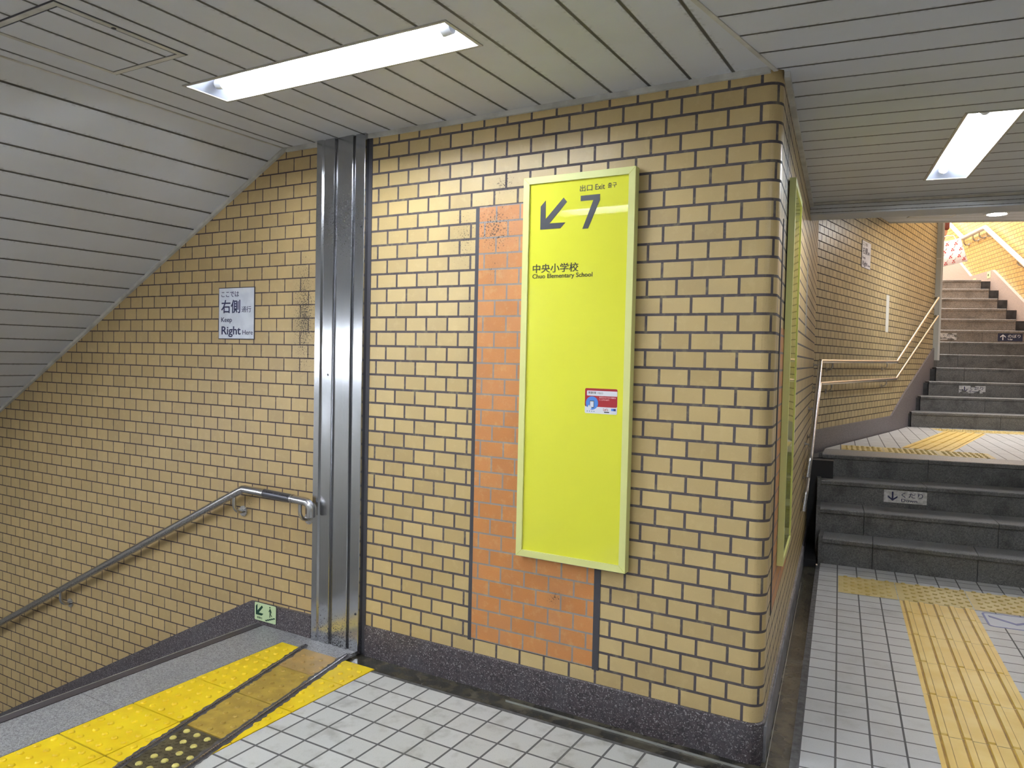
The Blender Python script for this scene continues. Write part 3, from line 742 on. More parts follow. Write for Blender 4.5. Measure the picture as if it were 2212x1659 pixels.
# ------------------------------------------------------------------ tactile paving on the right floor and landing
def dot_block(F, u0, u1, v0, v1, label, ph=(0, 0), group='pale dotted tactile blocks before the steps'):
    c = F((u0 + u1) / 2, (v0 + v1) / 2, 0); mb = MB()
    mb.box(F, u0 + .0025, u1 - .0025, v0 + .0025, v1 - .0025, -.004, .001)
    hp = .0434; i0 = int((u0 - ph[0]) / hp) - 1
    for i in range(i0, i0 + 16):
        for j in range(-1, 12):
            if (i + j) % 2: continue
            x, y = ph[0] + i * hp, v0 + .02 + j * hp
            if u0 + .015 < x < u1 - .015 and v0 + .012 < y < v1 - .012: mb.dome(F(x, y, .001), F.w, F.u, .0150, .0065, 10, .62)
    single(mb, 'tactile_block', 'tac_p', c, label, 'tactile paving', group)
dot_block(FR0, .004, .360, .135, .558, 'leftmost pale dotted block before the four dark steps, beside the gutter', (.009, 0))
dot_block(FR0, .360, .777, .135, .558, 'pale dotted block before the steps at the head of the ribbed yellow strip', (.37, 0))
dot_block(FR0, .777, 1.194, .135, .558, 'pale dotted block before the steps, above the blue arrow decal', (.787, 0))
dot_block(FR0, 1.194, 1.611, .135, .558, 'pale dotted block before the steps, outside the right edge of the photo', (1.204, 0))
dot_block(FLD, .003, .352, 2.146, 2.567, 'leftmost dotted block on the landing edge near the wall', (.012, 0), 'pale dotted tactile blocks on the landing edge')
dot_block(FLD, .352, .778, 2.146, 2.567, 'dotted block on the landing edge at the foot of the yellow strip', (.36, 0), 'pale dotted tactile blocks on the landing edge')
dot_block(FLD, .778, 1.195, 2.146, 2.567, 'rightmost dotted block in view on the landing edge', (.79, 0), 'pale dotted tactile blocks on the landing edge')
FT2 = Fr(FS(0, 0, ZL), dS, nS)
for i, lb in enumerate(('first dotted block from the wall at the foot of the upper flight', 'second dotted block from the wall at the foot of the upper flight', 'dotted block at the foot of the upper flight, right end of the yellow strip')):
    dot_block(FT2, .06 + .417 * i, .06 + .417 * (i + 1), -.56, -.14, lb, (.07, 0), 'pale dotted tactile blocks at the foot of the upper flight')
def bar_block(F, u0, u1, v0, v1, label, group):
    c = F((u0 + u1) / 2, (v0 + v1) / 2, 0); mb = MB()
    mb.box(F, u0 + .002, u1 - .002, v0 + .0022, v1 - .0022, -.004, .001)
    for i in range(5):
        x = u0 + (i + .5) * (u1 - u0) / 5; hw = .0145
        pr = [(-hw, .001), (-hw + .003, .0075), (hw - .003, .0075), (hw, .001)]
        rws = [[F(x + p[0] * (.8 if e in (0, 3) else 1), vv, p[1] if e in (1, 2) else .001) for p in pr] for e, vv in enumerate((v0 + .004, v0 + .010, v1 - .010, v1 - .004))]
        for a in range(3):
            for b in range(3): mb.face([rws[a][b], rws[a][b + 1], rws[a + 1][b + 1], rws[a + 1][b]])
    blk = single(mb, 'guiding_block', 'tac_b', c, label, 'tactile paving', group)
    class L2: location = V(c)
    for i in range(5):
        x = u0 + (i + .5) * (u1 - u0) / 5
        MB().box(F, x - .0215, x - .0135, v0 + .004, v1 - .004, .0009, .0016).build('grime_line', 'tac_grime', blk, L2)
        MB().box(F, x + .0140, x + .0165, v0 + .004, v1 - .004, .0009, .0016).build('grime_line', 'tac_grime', blk, L2)
vs = [.133, -.123, -.536, -.950, -1.365, -1.777, -2.19, -2.60]
nm = ['cut short', 'second', 'third', 'fourth', 'fifth', 'sixth', 'seventh']
for i in range(len(vs) - 1):
    lb = 'short ribbed yellow guiding block touching the pale dotted blocks' if i == 0 else 'ribbed yellow guiding block, %s from the dotted blocks before the steps' % nm[i]
    bar_block(FR0, .362, .777, vs[i + 1], vs[i], lb, 'ribbed yellow guiding blocks on the lower floor')
dl = V((.33, 2.41, 0)).normalized(); FLL = Fr((.22, 4.965, ZL + .0005), V((dl.y, -dl.x, 0)), dl)
for i in range(6):
    bar_block(FLL, .02, .44, .045 + .405 * i, .045 + .405 * (i + 1) , 'ribbed yellow guiding block on the landing, %s from the landing edge' % ['first', 'second', 'third', 'fourth', 'fifth', 'sixth'][i], 'ribbed yellow guiding blocks on the landing')
# arrow decal
root = empty('floor_decal', tuple(FR0(.96, -.03)), 'pale blue floor decal with a blue chevron beside the ribbed yellow strip', 'floor sign')
MB().poly(FR0, rrect(.806, 1.114, -.168, .105, .03), .0012, 0).build('sheet', 'decal', root, root)
MB().poly(FR0, rrect(.806, 1.114, -.168, .105, .03), .0018, 0.0012, [rrect(.817, 1.103, -.157, .094, .022)]).build('border', 'decal_b', root, root)
MB().poly(FR0, [(.835, .052), (.96, -.052), (1.085, .052), (1.085, .018), (.96, -.086), (.835, .018)], .0018, .0012).build('chevron', 'decal_b', root, root)

# ------------------------------------------------------------------ lamps
def lamp(F, hu, hv, label, asym=0.0, group='recessed fluorescent lamps'):
    """F: centre on the ceiling, u along the tube, w down into the room"""
    root = empty('ceiling_lamp', tuple(F.o), label, 'lamp', group)
    d = -.075
    fr = MB(); t = .012
    fr.poly(F, [(-hu - t, -hv - t), (hu + t, -hv - t), (hu + t, hv + t), (-hu - t, hv + t)], .004, -.004, [[(-hu, -hv), (hu, -hv), (hu, hv), (-hu, hv)]]).build('flange', 'flange', root, root)
    h = MB()
    a = [F(-hu, -hv, 0), F(hu, -hv, 0), F(hu, hv, 0), F(-hu, hv, 0)]
    b = [F(-hu + .075, -hv + .025, d), F(hu - .075, -hv + .025, d), F(hu - .075, hv - .025, d), F(-hu + .075, hv - .025, d)]
    for i in (0, 2): h.face([a[i], a[(i + 1) % 4], b[(i + 1) % 4], b[i]])
    h.face(b)
    h.build('reflector', 'refl', root, root)
    for i in (1, 3): MB().face([a[i], a[(i + 1) % 4], b[(i + 1) % 4], b[i]]).build('end_plate', 'endcap', root, root)
    MB().tube([F(-hu + .085, asym, -.030), F(hu - .085, asym, -.030)], .0155, 16).build('tube', 'tube', root, root)
    for sx in (-1, 1):
        MB().tube([F(sx * (hu - .05), asym, -.034), F(sx * (hu - .088), asym, -.030)], .021, 16).build('socket', 'white', root, root)
    MB().box(F, -hu + .2, hu - .2, asym - .012, asym + .012, d, -.05).build('ballast', 'refl', root, root)
for L, lb in ((LAMP1, 'recessed fluorescent lamp glowing white above the yellow exit panel'), (LAMP3, 'recessed fluorescent lamp overhead behind the camera, parallel to the first'), (LAMP5, 'recessed fluorescent lamp at the rear of the passage')):
    lamp(Fr(((L[0] + L[1]) / 2, (L[2] + L[3]) / 2, ZC), (1, 0, 0), (0, 1, 0), V((0, 0, -1))), (L[1] - L[0]) / 2, (L[3] - L[2]) / 2, lb, .012)
lamp(FLAMP2, .612, .1, 'recessed fluorescent lamp with reflector in the ceiling right of the pier', -.025)
lamp(FLAMP4, .612, .1, 'added fluorescent lamp above the right walkway, unseen, brightening the stair side', -.025)  # unseen lamp put in to brighten the dark right side
for uu, lb in ((1.0, 'added fill lamp at the top of the sloping ceiling, out of frame'), (3.7, 'added fill lamp far down the sloping ceiling, out of frame')):  # two unseen lamps put in to fill the left stairwell with light
    lamp(Fr(FSl(uu, 2.5 if uu > 2 else 2.75), FSl.v, FSl.u, -FSl.w if FSl.w.z > 0 else FSl.w), .6, .1, lb)
lamp(Fr(FSl(2.30, 2.5), FSl.v, FSl.u, FSl.w if FSl.w.z < 0 else -FSl.w), .6, .1, 'recessed fluorescent lamp in the sloping ceiling over the descending stairs')
for dk, (dlx, lb) in enumerate(((0, 'small round downlight in the ceiling over the landing'), (1.25, 'added round downlight over the landing, unseen, brightening it'))):  # the second is unseen, put in for more light on the landing
  dlp = V((.972, 6.495, ZC2)) + de * dlx; FD = Fr(dlp, (1, 0, 0), (0, 1, 0), V((0, 0, -1)))
  root = empty('downlight', tuple(dlp), lb, 'lamp')
  MB().poly(FD, circ(0, 0, .115), .006, -.002, [circ(0, 0, .09)[::-1]]).build('ring', 'white', root, root)
  MB().poly(FD, circ(0, 0, .09), .003, -.002).build('lens', 'down', root, root)

# ceiling access hatches
def hatch(F, hu, hv, label, n=2):
    root = empty('ceiling_hatch', tuple(F.o), label, 'hatch')
    MB().poly(F, [(-hu, -hv), (hu, -hv), (hu, hv), (-hu, hv)], .004, -.001, [[(-hu + .02, -hv + .02), (hu - .02, -hv + .02), (hu - .02, hv - .02), (-hu + .02, hv - .02)]]).build('frame', 'trim', root, root)
    MB().poly(F, [(-hu - .006, -hv - .006), (hu + .006, -hv - .006), (hu + .006, hv + .006), (-hu - .006, hv + .006)], .0016, .0002).build('shadow_gap', 'caulk', root, root)
    return root
r1 = hatch(Fr((-2.03, -1.31, ZC), (1, 0, 0), (0, 1, 0), V((0, 0, -1))), .212, .235, 'square access hatch in the boarded ceiling left of the lamp')
FH = Fr((-2.03, -1.31, ZC), (1, 0, 0), (0, 1, 0), V((0, 0, -1)))
MB().poly(FH, [(-.185, -.208), (.185, -.208), (.185, .208), (-.185, .208)], .0035, .0012, off=(-2.03 - .0615 + .1633, 0)).build('door', 'ceil', r1, r1)
MB().poly(FH, circ(.198, -.03, .008), .0055, .004).build('lock', 'ink', r1, r1)
FH2 = Fr((.405, 6.285, ZC2), de, V((-de.y, de.x, 0)), V((0, 0, -1)))
r2 = hatch(FH2, .215, .165, 'square access hatch in the ceiling over the landing')
MB().poly(FH2, [(-.192, -.142), (.192, -.142), (.192, .142), (-.192, .142)], .0035, .0012).build('door', 'ceil_2', r2, r2)

# ------------------------------------------------------------------ steel guide post at the corner of the stairwell
def post():
    root = empty('steel_post', (-2.03, 0, ZF), 'tall ribbed stainless steel shutter post between the two tiled walls', 'post')
    pr = [(-2.197, -.012), (-2.195, -.030), (-2.193, -.032), (-2.158, -.031), (-2.156, -.029), (-2.150, -.022), (-2.140, -.022), (-2.137, -.029), (-2.076, -.031), (-2.0735, -.030), (-2.070, -.018), (-2.054, -.018), (-2.050, -.027), (-2.0045, -.0275), (-2.002, -.031), (-1.955, -.032), (-1.952, -.030), (-1.949, -.018), (-1.938, -.018), (-1.935, -.0285), (-1.876, -.0315), (-1.873, -.030), (-1.872, -.004)]
    mb = MB()
    for i in range(1, len(pr)):
        a, b = pr[i - 1], pr[i]
        mb.face([V((*a, -.14)), V((*b, -.14)), V((*b, ZC)), V((*a, ZC))])
    mb.build('ribbed_cover', 'steel', root, root)
    MB().box(FA, -2.207, -1.851, -.16, ZC, -.06, .0).build('backing', 'caulk', root, root)
    for x0, x1 in ((-2.207, -2.197), (-1.872, -1.851)):
        MB().box(FA, x0, x1, -.14, ZC, 0.0, .004).build('edge_seal', 'caulk', root, root)
    for x, z in ((-1.893, 1.985), (-1.893, .06), (-2.10, 1.25)):
        MB().dome((x, -.032 if x > -2 else -.030, z), (0, -1, 0), (1, 0, 0), .006, .002).build('screw', 'ink', root, root)
post()

# ------------------------------------------------------------------ signs
def exit_panel():
    F = FA; o = (-.715, -.045, 1.31)
    root = empty('exit_sign', o, 'tall yellow exit panel with arrow and number 7 on the front wall', 'sign', 'tall yellow exit panels')
    u0, u1, v0, v1 = -.972, -.466, .500, 2.124
    fw = .028
    fm = MB(); fm.poly(F, [(u0, v0), (u1, v0), (u1, v1), (u0, v1)], .045, .006, [[(u0 + fw, v0 + fw), (u1 - fw, v0 + fw), (u1 - fw, v1 - fw), (u0 + fw, v1 - fw)]])
    fm.build('frame', 'yel_frame', root, root)
    for (a, b, c, d) in ((u0, v0, 1, 1), (u1, v0, -1, 1), (u0, v1, 1, -1), (u1, v1, -1, -1)):
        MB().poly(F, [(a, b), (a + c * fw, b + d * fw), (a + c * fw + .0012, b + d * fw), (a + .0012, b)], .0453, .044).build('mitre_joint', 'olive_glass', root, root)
    MB().box(F, u0 + fw - .004, u1 - fw + .004, v0 + fw - .004, v1 - fw + .004, .006, .036).build('panel', 'yel_panel', root, root)
    MB().box(F, u0 + .012, u1 - .012, v0 + .012, v1 - .012, .0, .006).build('back_box', 'sign_edge', root, root)
    w = .036
    MB().poly(F, [(-.8916, 1.9024), (-.7967, 1.9024), (-.7738, 1.9250), (-.8484, 1.9262), (-.7680, 2.0097), (-.7843, 2.0285), (-.8672, 1.9448), (-.8684, 2.0231), (-.8918, 1.9999)], w + .0012, w).build('arrow', 'ink', root, root)
    MB().poly(F, [(-.7060, 2.0290), (-.7058, 2.0072), (-.6489, 2.0072), (-.6951, 1.8930), (-.6695, 1.8930), (-.6196, 2.0058), (-.6202, 2.0290)], w + .0012, w).build('number', 'ink', root, root)
    text(F, '出口', -.7105, -.6556, 2.046, 2.072, w, 'ink2', 'lettering', root, root)
    text(F, 'Exit', -.6415, -.600, 2.0475, 2.070, w, 'ink2', 'lettering', root, root)
    text(F, '출구', -.587, -.5485, 2.050, 2.0707, w, 'ink2', 'lettering', root, root)
    text(F, '中央小学校', -.9235, -.7088, 1.7195, 1.7573, w, 'ink2', 'lettering', root, root, .008)
    text(F, 'Chuo Elementary School', -.9242, -.6450, 1.6905, 1.7150, w, 'ink2', 'lettering', root, root, .006)
exit_panel()
def sticker():
    F = FA; w = .0362
    root = empty('sticker', (-.592, -.036, 1.187), 'small red and white information sticker on the yellow exit panel', 'sticker')
    B = [-.6637, -.5212, 1.136, 1.2392]
    MB().poly(F, rrect(B[0], B[1], B[2], B[3], .006), w + .0008, w).build('sheet', 'stk_w', root, root)
    MB().poly(F, [p for p in rrect(B[0], B[1], 1.1642, B[3], .006)], w + .0012, w + .0008).build('red_field', 'red', root, root)
    MB().poly(F, rrect(-.6552, B[1], 1.2091, 1.2297, .003), w + .0016, w + .0012).build('title_bar', 'stk_w', root, root)
    text(F, '新富町駅', -.648, -.6135, 1.2165, 1.2262, w + .0016, 'ink', 'lettering', root, root, .012, .0003)
    text(F, '7出口', -.6085, -.5843, 1.2165, 1.2250, w + .0016, 'ink', 'lettering', root, root, 0, .0003)
    MB().poly(F, circ(-.6315, 1.1790, .0275), w + .0018, w + .0012).build('round_picture', 'blue', root, root)
    MB().box(F, -.6412, -.6222, 1.1600, 1.1885, w + .0018, w + .0021).build('phone', 'ink', root, root)
    MB().box(F, -.6395, -.6240, 1.1625, 1.1860, w + .0021, w + .0024).build('phone_screen', 'stk_w', root, root)
    MB().poly(F, [(-.652, 1.1585), (-.6440, 1.1720), (-.640, 1.164), (-.632, 1.1600), (-.6365, 1.153), (-.650, 1.1555)], w + .0024, w + .0018).build('hand_picture', 'stk_w', root, root)
    text(F, '駅周辺のおでかけ情報は', -.6000, -.5270, 1.1995, 1.2060, w + .0012, 'pink', 'lettering', root, root, .012, .0003)
    text(F, 'ここからGET!', -.6000, -.5560, 1.1905, 1.1970, w + .0012, 'pink', 'lettering', root, root, .012, .0003)
    for i in range(4): MB().poly(F, circ(-.652 + .010 * i, 1.1450, .0026, .0024, 12), w + .0012, w + .0008).build('icon', 'grey', root, root)
    text(F, 'Let’s', -.5810, -.5600, 1.1490, 1.1600, w + .0008, 'red', 'lettering', root, root, .01, .0003)
    MB().box(F, -.5465, -.5365, 1.1505, 1.1595, w + .0008, w + .0012).build('mark', 'blue', root, root)
    MB().box(F, -.5365, -.5265, 1.1505, 1.1595, w + .0008, w + .0012).build('mark', 'dblue', root, root)
    MB().box(F, -.5770, -.5550, 1.1420, 1.1460, w + .0008, w + .0012).build('mark', 'ink', root, root)
sticker()
def side_panel():
    F = FB; root = empty('exit_sign', tuple(F(.69, 1.31, .02)), 'tall yellow framed panel on the pier side wall, seen edge on', 'sign', 'tall yellow exit panels')
    u0, u1, v0, v1 = .425, .95, .505, 2.128; fw = .026
    MB().poly(F, [(u0, v0), (u1, v0), (u1, v1), (u0, v1)], .030, .004, [[(u0 + fw, v0 + fw), (u1 - fw, v0 + fw), (u1 - fw, v1 - fw), (u0 + fw, v1 - fw)]]).build('frame', 'yel_frame', root, root)
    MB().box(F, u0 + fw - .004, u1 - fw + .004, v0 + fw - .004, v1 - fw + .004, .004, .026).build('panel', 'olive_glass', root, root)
    MB().box(F, u0 + .01, u1 - .01, v0 + .01, v1 - .01, 0, .004).build('back_box', 'sign_edge', root, root)
side_panel()
def keep_right(F, u0, u1, v0, v1, w, label, faded=False):
    root = empty('keep_right_sign', tuple(F((u0 + u1) / 2, (v0 + v1) / 2, w)), label, 'sign', 'white keep right signs')
    X = lambda x: u0 + (x + 2.965) / .293 * (u1 - u0)
    Y = lambda y: v0 + (y - 1.4255) / .2895 * (v1 - v0)
    MB().box(F, u0, u1, v0, v1, 0, .004).build('backing', 'sign_edge', root, root)
    m = .0045
    MB().box(F, u0 + m, u1 - m, v0 + m, v1 - m, .004, .005).build('plate', 'sign_w', root, root)
    ink = 'navy'
    for s, a, b, c, d, bo in (('ここでは', -2.9406, -2.797, 1.662, 1.6925, .004), ('右側', -2.9415, -2.7855, 1.5715, 1.6460, .012), ('通行', -2.7738, -2.698, 1.575, 1.609, 0), ('Keep', -2.9405, -2.852, 1.514, 1.548, .006), ('Right', -2.9378, -2.7802, 1.4375, 1.498, .016), ('Here', -2.765, -2.683, 1.452, 1.4772, 0)):
        text(F, s, X(a), X(b), Y(c), Y(d), .005, ink, 'lettering', root, root, bo, .0008)
keep_right(FA, -2.965, -2.672, 1.4255, 1.715, .0, 'white keep right sign on the left wall beside the steel post')
keep_right(FC, 1.372, 1.705, 2.352, 2.63, .0, 'white keep right sign high on the landing wall')
def green_plate():
    F = FA; w = .022
    root = empty('escape_sign', (-2.536, -.022, -.06), 'pale green stair escape sign on the dark left baseboard', 'sign')
    u0, u1, v0, v1 = -2.6215, -2.4575, -.1075, -.010
    MB().poly(F, rrect(u0 - .003, u1 + .003, v0 - .003, v1 + .003, .008), w + .003, w).build('rim', 'sign_edge', root, root)
    MB().poly(F, rrect(u0, u1, v0, v1, .007), w + .004, w + .003).build('plate', 'lumi', root, root)
    W = w + .004; t = W + .0008
    dx = -.004
    MB().poly(F, [(a + dx, b) for a, b in ((-2.6071, -.0781), (-2.5608, -.0778), (-2.5493, -.0655), (-2.5846, -.0648), (-2.5527, -.0311), (-2.5616, -.0225), (-2.5956, -.0551), (-2.5961, -.0191), (-2.6085, -.0312))], t, W).build('arrow', 'dgreen', root, root)
    MB().poly(F, circ(-2.503, -.0225, .0042), t, W).build('figure_head', 'dgreen', root, root)
    MB().poly(F, [(-2.5025, -.0285), (-2.4985, -.030), (-2.4905, -.046), (-2.4880, -.0515), (-2.4905, -.052), (-2.4960, -.043), (-2.4960, -.058), (-2.4865, -.0700), (-2.4890, -.0725), (-2.4995, -.060), (-2.5010, -.0775), (-2.5050, -.0775), (-2.5045, -.058), (-2.5045, -.043), (-2.5105, -.0490), (-2.5130, -.0475), (-2.5065, -.035)], t, W).build('figure', 'dgreen', root, root)
    st = []
    for i in range(5): st += [(-2.540 + .0155 * i, -.0960 + .0052 * i), (-2.540 + .0155 * (i + 1) - .003, -.0960 + .0052 * i + .0005)]
    up = [(a, b) for a, b in st]; lo = [(a + .004, b - .0055) for a, b in st][::-1]
    MB().poly(F, up + lo, t, W).build('stair_picture', 'dgreen', root, root)
    text(F, '非常口', -2.6020, -2.5630, -.0980, -.0865, W, 'dgreen', 'lettering', root, root, .01, .0006)
green_plate()
def step_plate(F, u0, u1, v0, v1, kind, label, worn=0.0):
    root = empty('step_sign', tuple(F((u0 + u1) / 2, (v0 + v1) / 2, 0)), label, 'sign')
    MB().box(F, u0, u1, v0, v1, -.002, .002).build('plate', 'down_w' if kind == 'down' else 'up_b', root, root)
    W, H = u1 - u0, v1 - v0; ink = 'navy' if kind == 'down' else 'stk_w'
    X = lambda a: u0 + a * W; Y = lambda b: v0 + b * H
    if kind == 'down': ar = [(.205, .14), (.32, .42), (.32, .56), (.225, .34), (.225, .88), (.185, .88), (.185, .34), (.095, .56), (.095, .42)]
    else: ar = [(.205, .88), (.32, .60), (.32, .46), (.225, .68), (.225, .14), (.185, .14), (.185, .68), (.095, .46), (.095, .60)]
    MB().poly(F, [(X(a), Y(b)) for a, b in ar], .0028, .002).build('arrow', ink, root, root)
    text(F, 'くだり' if kind == 'down' else 'のぼり', X(.41), X(.91), Y(.46), Y(.88), .002, ink, 'lettering', root, root, .004, .0008)
    text(F, 'Down' if kind == 'down' else 'Up', X(.41), X(.78 if kind == 'down' else .60), Y(.12), Y(.36), .002, ink, 'lettering', root, root, .01, .0008)
    if worn:
        random.seed(int(worn * 100))
        for i in range(16):
            a, b = random.random(), random.random() ** 1.5; r = .02 + .07 * random.random() * worn
            pts = [(X(min(1, max(0, a + r * math.cos(k) * (.6 + .6 * random.random())))), Y(min(1, max(0, b * .98 + 2.2 * r * math.sin(k) * (.5 + .7 * random.random()))))) for k in [j * 2 * math.pi / 9 for j in range(9)]]
            MB().poly(F, pts, .0032, .0020).build('worn_patch', 'step', root, root)
a2 = V((-.211, 3.39, 0)); d2 = (V((1.116, 3.575, 0)) - a2).normalized()
FD2 = Fr(a2 + V((-d2.y, d2.x, 0)) * .012, d2, (0, 0, 1))
FD2 = Fr(a2 - V((-d2.y, d2.x, 0)) * .001 + V((-d2.y, d2.x, 0)) * .011, d2, (0, 0, 1))
step_plate(FD2, .4398, .7272, .3312, .4318 - .008 + .0, 'down', 'white Down arrow plate on the second dark step')
def FRk(k): return Fr(FS(0, (k - 1) * TS + .009, 0), dS, (0, 0, 1))
step_plate(FRk(3), .646, .961, 1.020, 1.118, 'down', 'worn white Down plate low on the upper flight, third step', 1.0)
step_plate(FRk(7), .735, 1.053, 1.767, 1.866, 'down', 'badly worn white Down plate beside the post of the upper flight', 1.6)
step_plate(FRk(7), 1.606, 1.933, 1.757, 1.872, 'up', 'dark blue Up arrow plate on the upper flight')
# small luminous plates far up the stairs
for u, v, lb in ((-.842, 2.945, 'small green plate at the bend of the pale stringer'), (-1.50, 2.90, 'small yellow green plate left of the bend in the pale stringer')):
    Fw = FW; root = empty('escape_sign', tuple(Fw(u, v, .05)), lb, 'sign')
    MB().box(Fw, u - .075, u + .075, v - .055, v + .055, .05, .053).build('plate', 'lumi', root, root)
    MB().poly(Fw, [(u - .05, v), (u - .02, v + .03), (u - .02, v + .01), (u + .01, v + .01), (u + .01, v - .01), (u - .02, v - .01), (u - .02, v - .03)], .0538, .053).build('arrow', 'dgreen', root, root)
single(MB().box(FC, 2.446, 2.577, 1.738, 2.156, 0, .002), 'wall_strip', 'tape', tuple(FC(2.5, 1.738)), 'vertical white strip stuck on the landing wall above the handrail', 'strip')
single(MB().box(FB, 2.35, 2.50, 1.55, 2.05, 0, .002), 'wall_strip', plain('grey_strip', srgb(172, 164, 154), .6), tuple(FB(2.4, 1.55)), 'pale grey vertical strip on the pier side wall behind the panel', 'strip')

# ------------------------------------------------------------------ handrails
def hook(mb, top, wall, drop, r=.007):
    """bracket: from the underside of the rail down, then round to the wall"""
    t = V(top); w = V(wall); c = V((t.x, t.y, w.z)); c = V((t.x, t.y, t.z - drop)); w = V((w.x, w.y, c.z))
    mb.tube([t] + arc3(t, c, w, min(drop * .6, (w - c).length * .7), 6) + [w], r, 10)
def left_rail():
    y = -.068; R = .0215
    root = empty('handrail', (-2.69, y, .61), 'steel handrail on the left wall going down with the stairs, bent at its top end', 'handrail')
    m = .490
    A = (-2.672, y, .612); B = (-2.168, y, .594); E = (-2.168, y, .520); D = (-6.2, y, .612 - m * (6.2 - 2.672))
    MB().tube([D] + arc3(D, A, B, .05, 4)[:3], R, 18).build('sloping_rail', 'rail_d', root, root)
    MB().tube(arc3(D, A, B, .05, 4)[2:] + [(-2.50, y, .606)] , R, 18).build('level_rail', 'rail', root, root)
    MB().tube([(-2.51, y, .6065), (-2.30, y, .599)], R + .0012, 18).build('grip_sleeve', 'sleeve', root, root)
    for x in (-2.51, -2.30): MB().tube([(x - .006, y, .6065 - (x + 2.51) * .036), (x + .006, y, .6065 - (x + 2.51) * .036)], R + .002, 18).build('sleeve_ring', 'rail', root, root)
    MB().tube([(-2.30, y, .599)] + arc3((-2.3, y, .599), B, E, .045, 8) + [E], R, 18).build('end_elbow', 'rail', root, root)
    random.seed(3); mb = MB()
    for i in range(13):
        x = -2.475 + i * .0125
        if i in (4, 7): continue
        z = .6065 - (x + 2.51) * .036
        a = math.radians(38); n = V((0, -math.cos(a), math.sin(a)))
        F = Fr(V((x, y, z)) + n * (R + .001), (1, 0, 0), n.cross(V((1, 0, 0))) )
        mb.box(F, 0, .009 * (.6 + .4 * random.random()), -.004, .004, 0, .0012)
    mb.build('braille_mark', 'ink', root, root)
    def zr(x): return .612 + m * (x + 2.672) if x < -2.672 else .612 - .036 * (x + 2.672)
    for x in (-2.745, -2.245, -4.43, -5.6):
        br = MB(); z = zr(x); hook(br, (x, y, z - R * .8), (x + .0, 0, z), .088, .0105)
        b = br.build('bracket', 'rail', root, root)
        MB().tube([(x, -.007, z - .088 - R * .8), (x, 0, z - .088 - R * .8)], .03, 16).build('wall_flange', 'rail_d', b, root)
left_rail()
def right_rail(zt_, zlow, ss, R, label, top2, low):
    """one rail of the pair: wall B side (rising with the lower flight), landing wall, then up the upper flight"""
    root = empty('handrail', tuple(FC(1.4, zt_, .06)), label, 'handrail', 'pair of steel handrails round the landing')
    o = .055; ob = .045
    y0 = low[0]
    P = [V(low[2]), V(low[1])]
    cornerp = FC(.01, zt_, o + .0); cornerp = V((cornerp.x, cornerp.y, zt_))
    bend = FC(ss, zt_ + .02, o); top = FC(top2[0], top2[1], o)
    wall_end = FC(top2[0] + .1, top2[1] + .02, .0)
    lo = arc3(P[0], P[1], cornerp, .05, 7)
    MB().tube([P[0]] + lo + [cornerp], R, 16).build('sloping_rail', 'rail_d', root, root)
    MB().tube([cornerp + (cornerp - bend).normalized() * R * .8] + arc3(cornerp, bend, top, .06, 5)[:3], R, 16).build('level_rail', 'rail', root, root)
    MB().tube(arc3(cornerp, bend, top, .06, 5)[2:] + [top], R, 16).build('rising_rail', 'rail', root, root)
    MB().tube([top, V((top.x, top.y, top.z))+ FC.u * .05 - FC.w * .045], R, 16).build('end_return', 'rail', root, root)
    for s in (.35, 2.35):
        p = FC(s, zt_ + .02 * s / ss - R * .8, o); q = FC(s, p.z, 0)
        br = MB(); hook(br, p, q, .065, .007); b = br.build('bracket', 'rail_d', root, root)
        MB().tube([FC(s, p.z - .065, .006), FC(s, p.z - .065, 0)], .022, 14).build('wall_flange', 'rail_d', b, root)
    for t in (.12, .45, .95):
        p = P[1].lerp(cornerp, t); sB = (p - FB.o).dot(FB.u); q = FB(sB, p.z, 0)
        br = MB(); br.tube([p, q], .007, 10); b = br.build('bracket', 'rail_d', root, root)
        MB().tube([FB(sB, p.z, .006), FB(sB, p.z, 0)], .02, 14).build('wall_flange', 'rail_d', b, root)
right_rail(1.385, 0, 2.80, .0185, 'upper steel handrail along the landing wall and up the stairs', (5.06, 2.312), (0, (-.196, 2.70, .700), (-.205, 2.66, .575)))
right_rail(1.190, 0, 2.79, .0165, 'lower steel handrail below the other one on the landing wall', (5.08, 2.062), (0, (-.203, 2.62, .470), (-.210, 2.58, .350)))
def far_rail():
    F = FW; o = .09; root = empty('handrail', tuple(F(-1.0, 3.77, o)), 'white bright handrail on the sunlit wall beside the upper stairs', 'handrail')
    P = [F(4.0, 3.77 - .505 * 5.0 + .0, o), F(-.98, 3.775, o), F(-2.04, 3.755, o), F(-5.0, 5.25, o)]
    pts = [P[0]] + arc3(P[0], P[1], P[2], .08, 5) + arc3(P[1], P[2], P[3], .08, 5) + [P[3]]
    MB().tube(pts, .038, 16).build('rail', 'white', root, root)
    for s, z in ((-1.25, 3.77), (-1.55, 3.765), (-2.0, 3.755), (-.9, 3.74), (.4, 3.08)):
        br = MB(); hook(br, F(s, z - .03, o), F(s, z, 0), .1, .012); b = br.build('bracket', 'coat' if False else 'rail_d', root, root)
        MB().tube([F(s, z - .13, .01), F(s, z - .13, 0)], .035, 14).build('wall_flange', 'rail_d', b, root)
far_rail()
# steel corner guard at the end of the landing wall
cp = FC(5.15, 0, 0); FG = Fr((cp.x, cp.y, 0), V((1, .0, 0)), (0, 0, 1))
root = empty('corner_guard', (cp.x, cp.y, 1.45), 'grey steel corner guard at the end of the landing wall', 'post')
MB().box(FG, -.005, .080, 1.45, 5.0, -.06, .012).build('cover', plain('grey_painted_steel', srgb(190, 193, 190), .4), root, root)
MB().box(FG, .060, .084, 1.45, 5.0, -.06, .016).build('edge_strip', 'white', root, root)
MB().box(FG, -.006, .082, 2.86, 2.872, -.06, .014).build('joint', 'white', root, root)

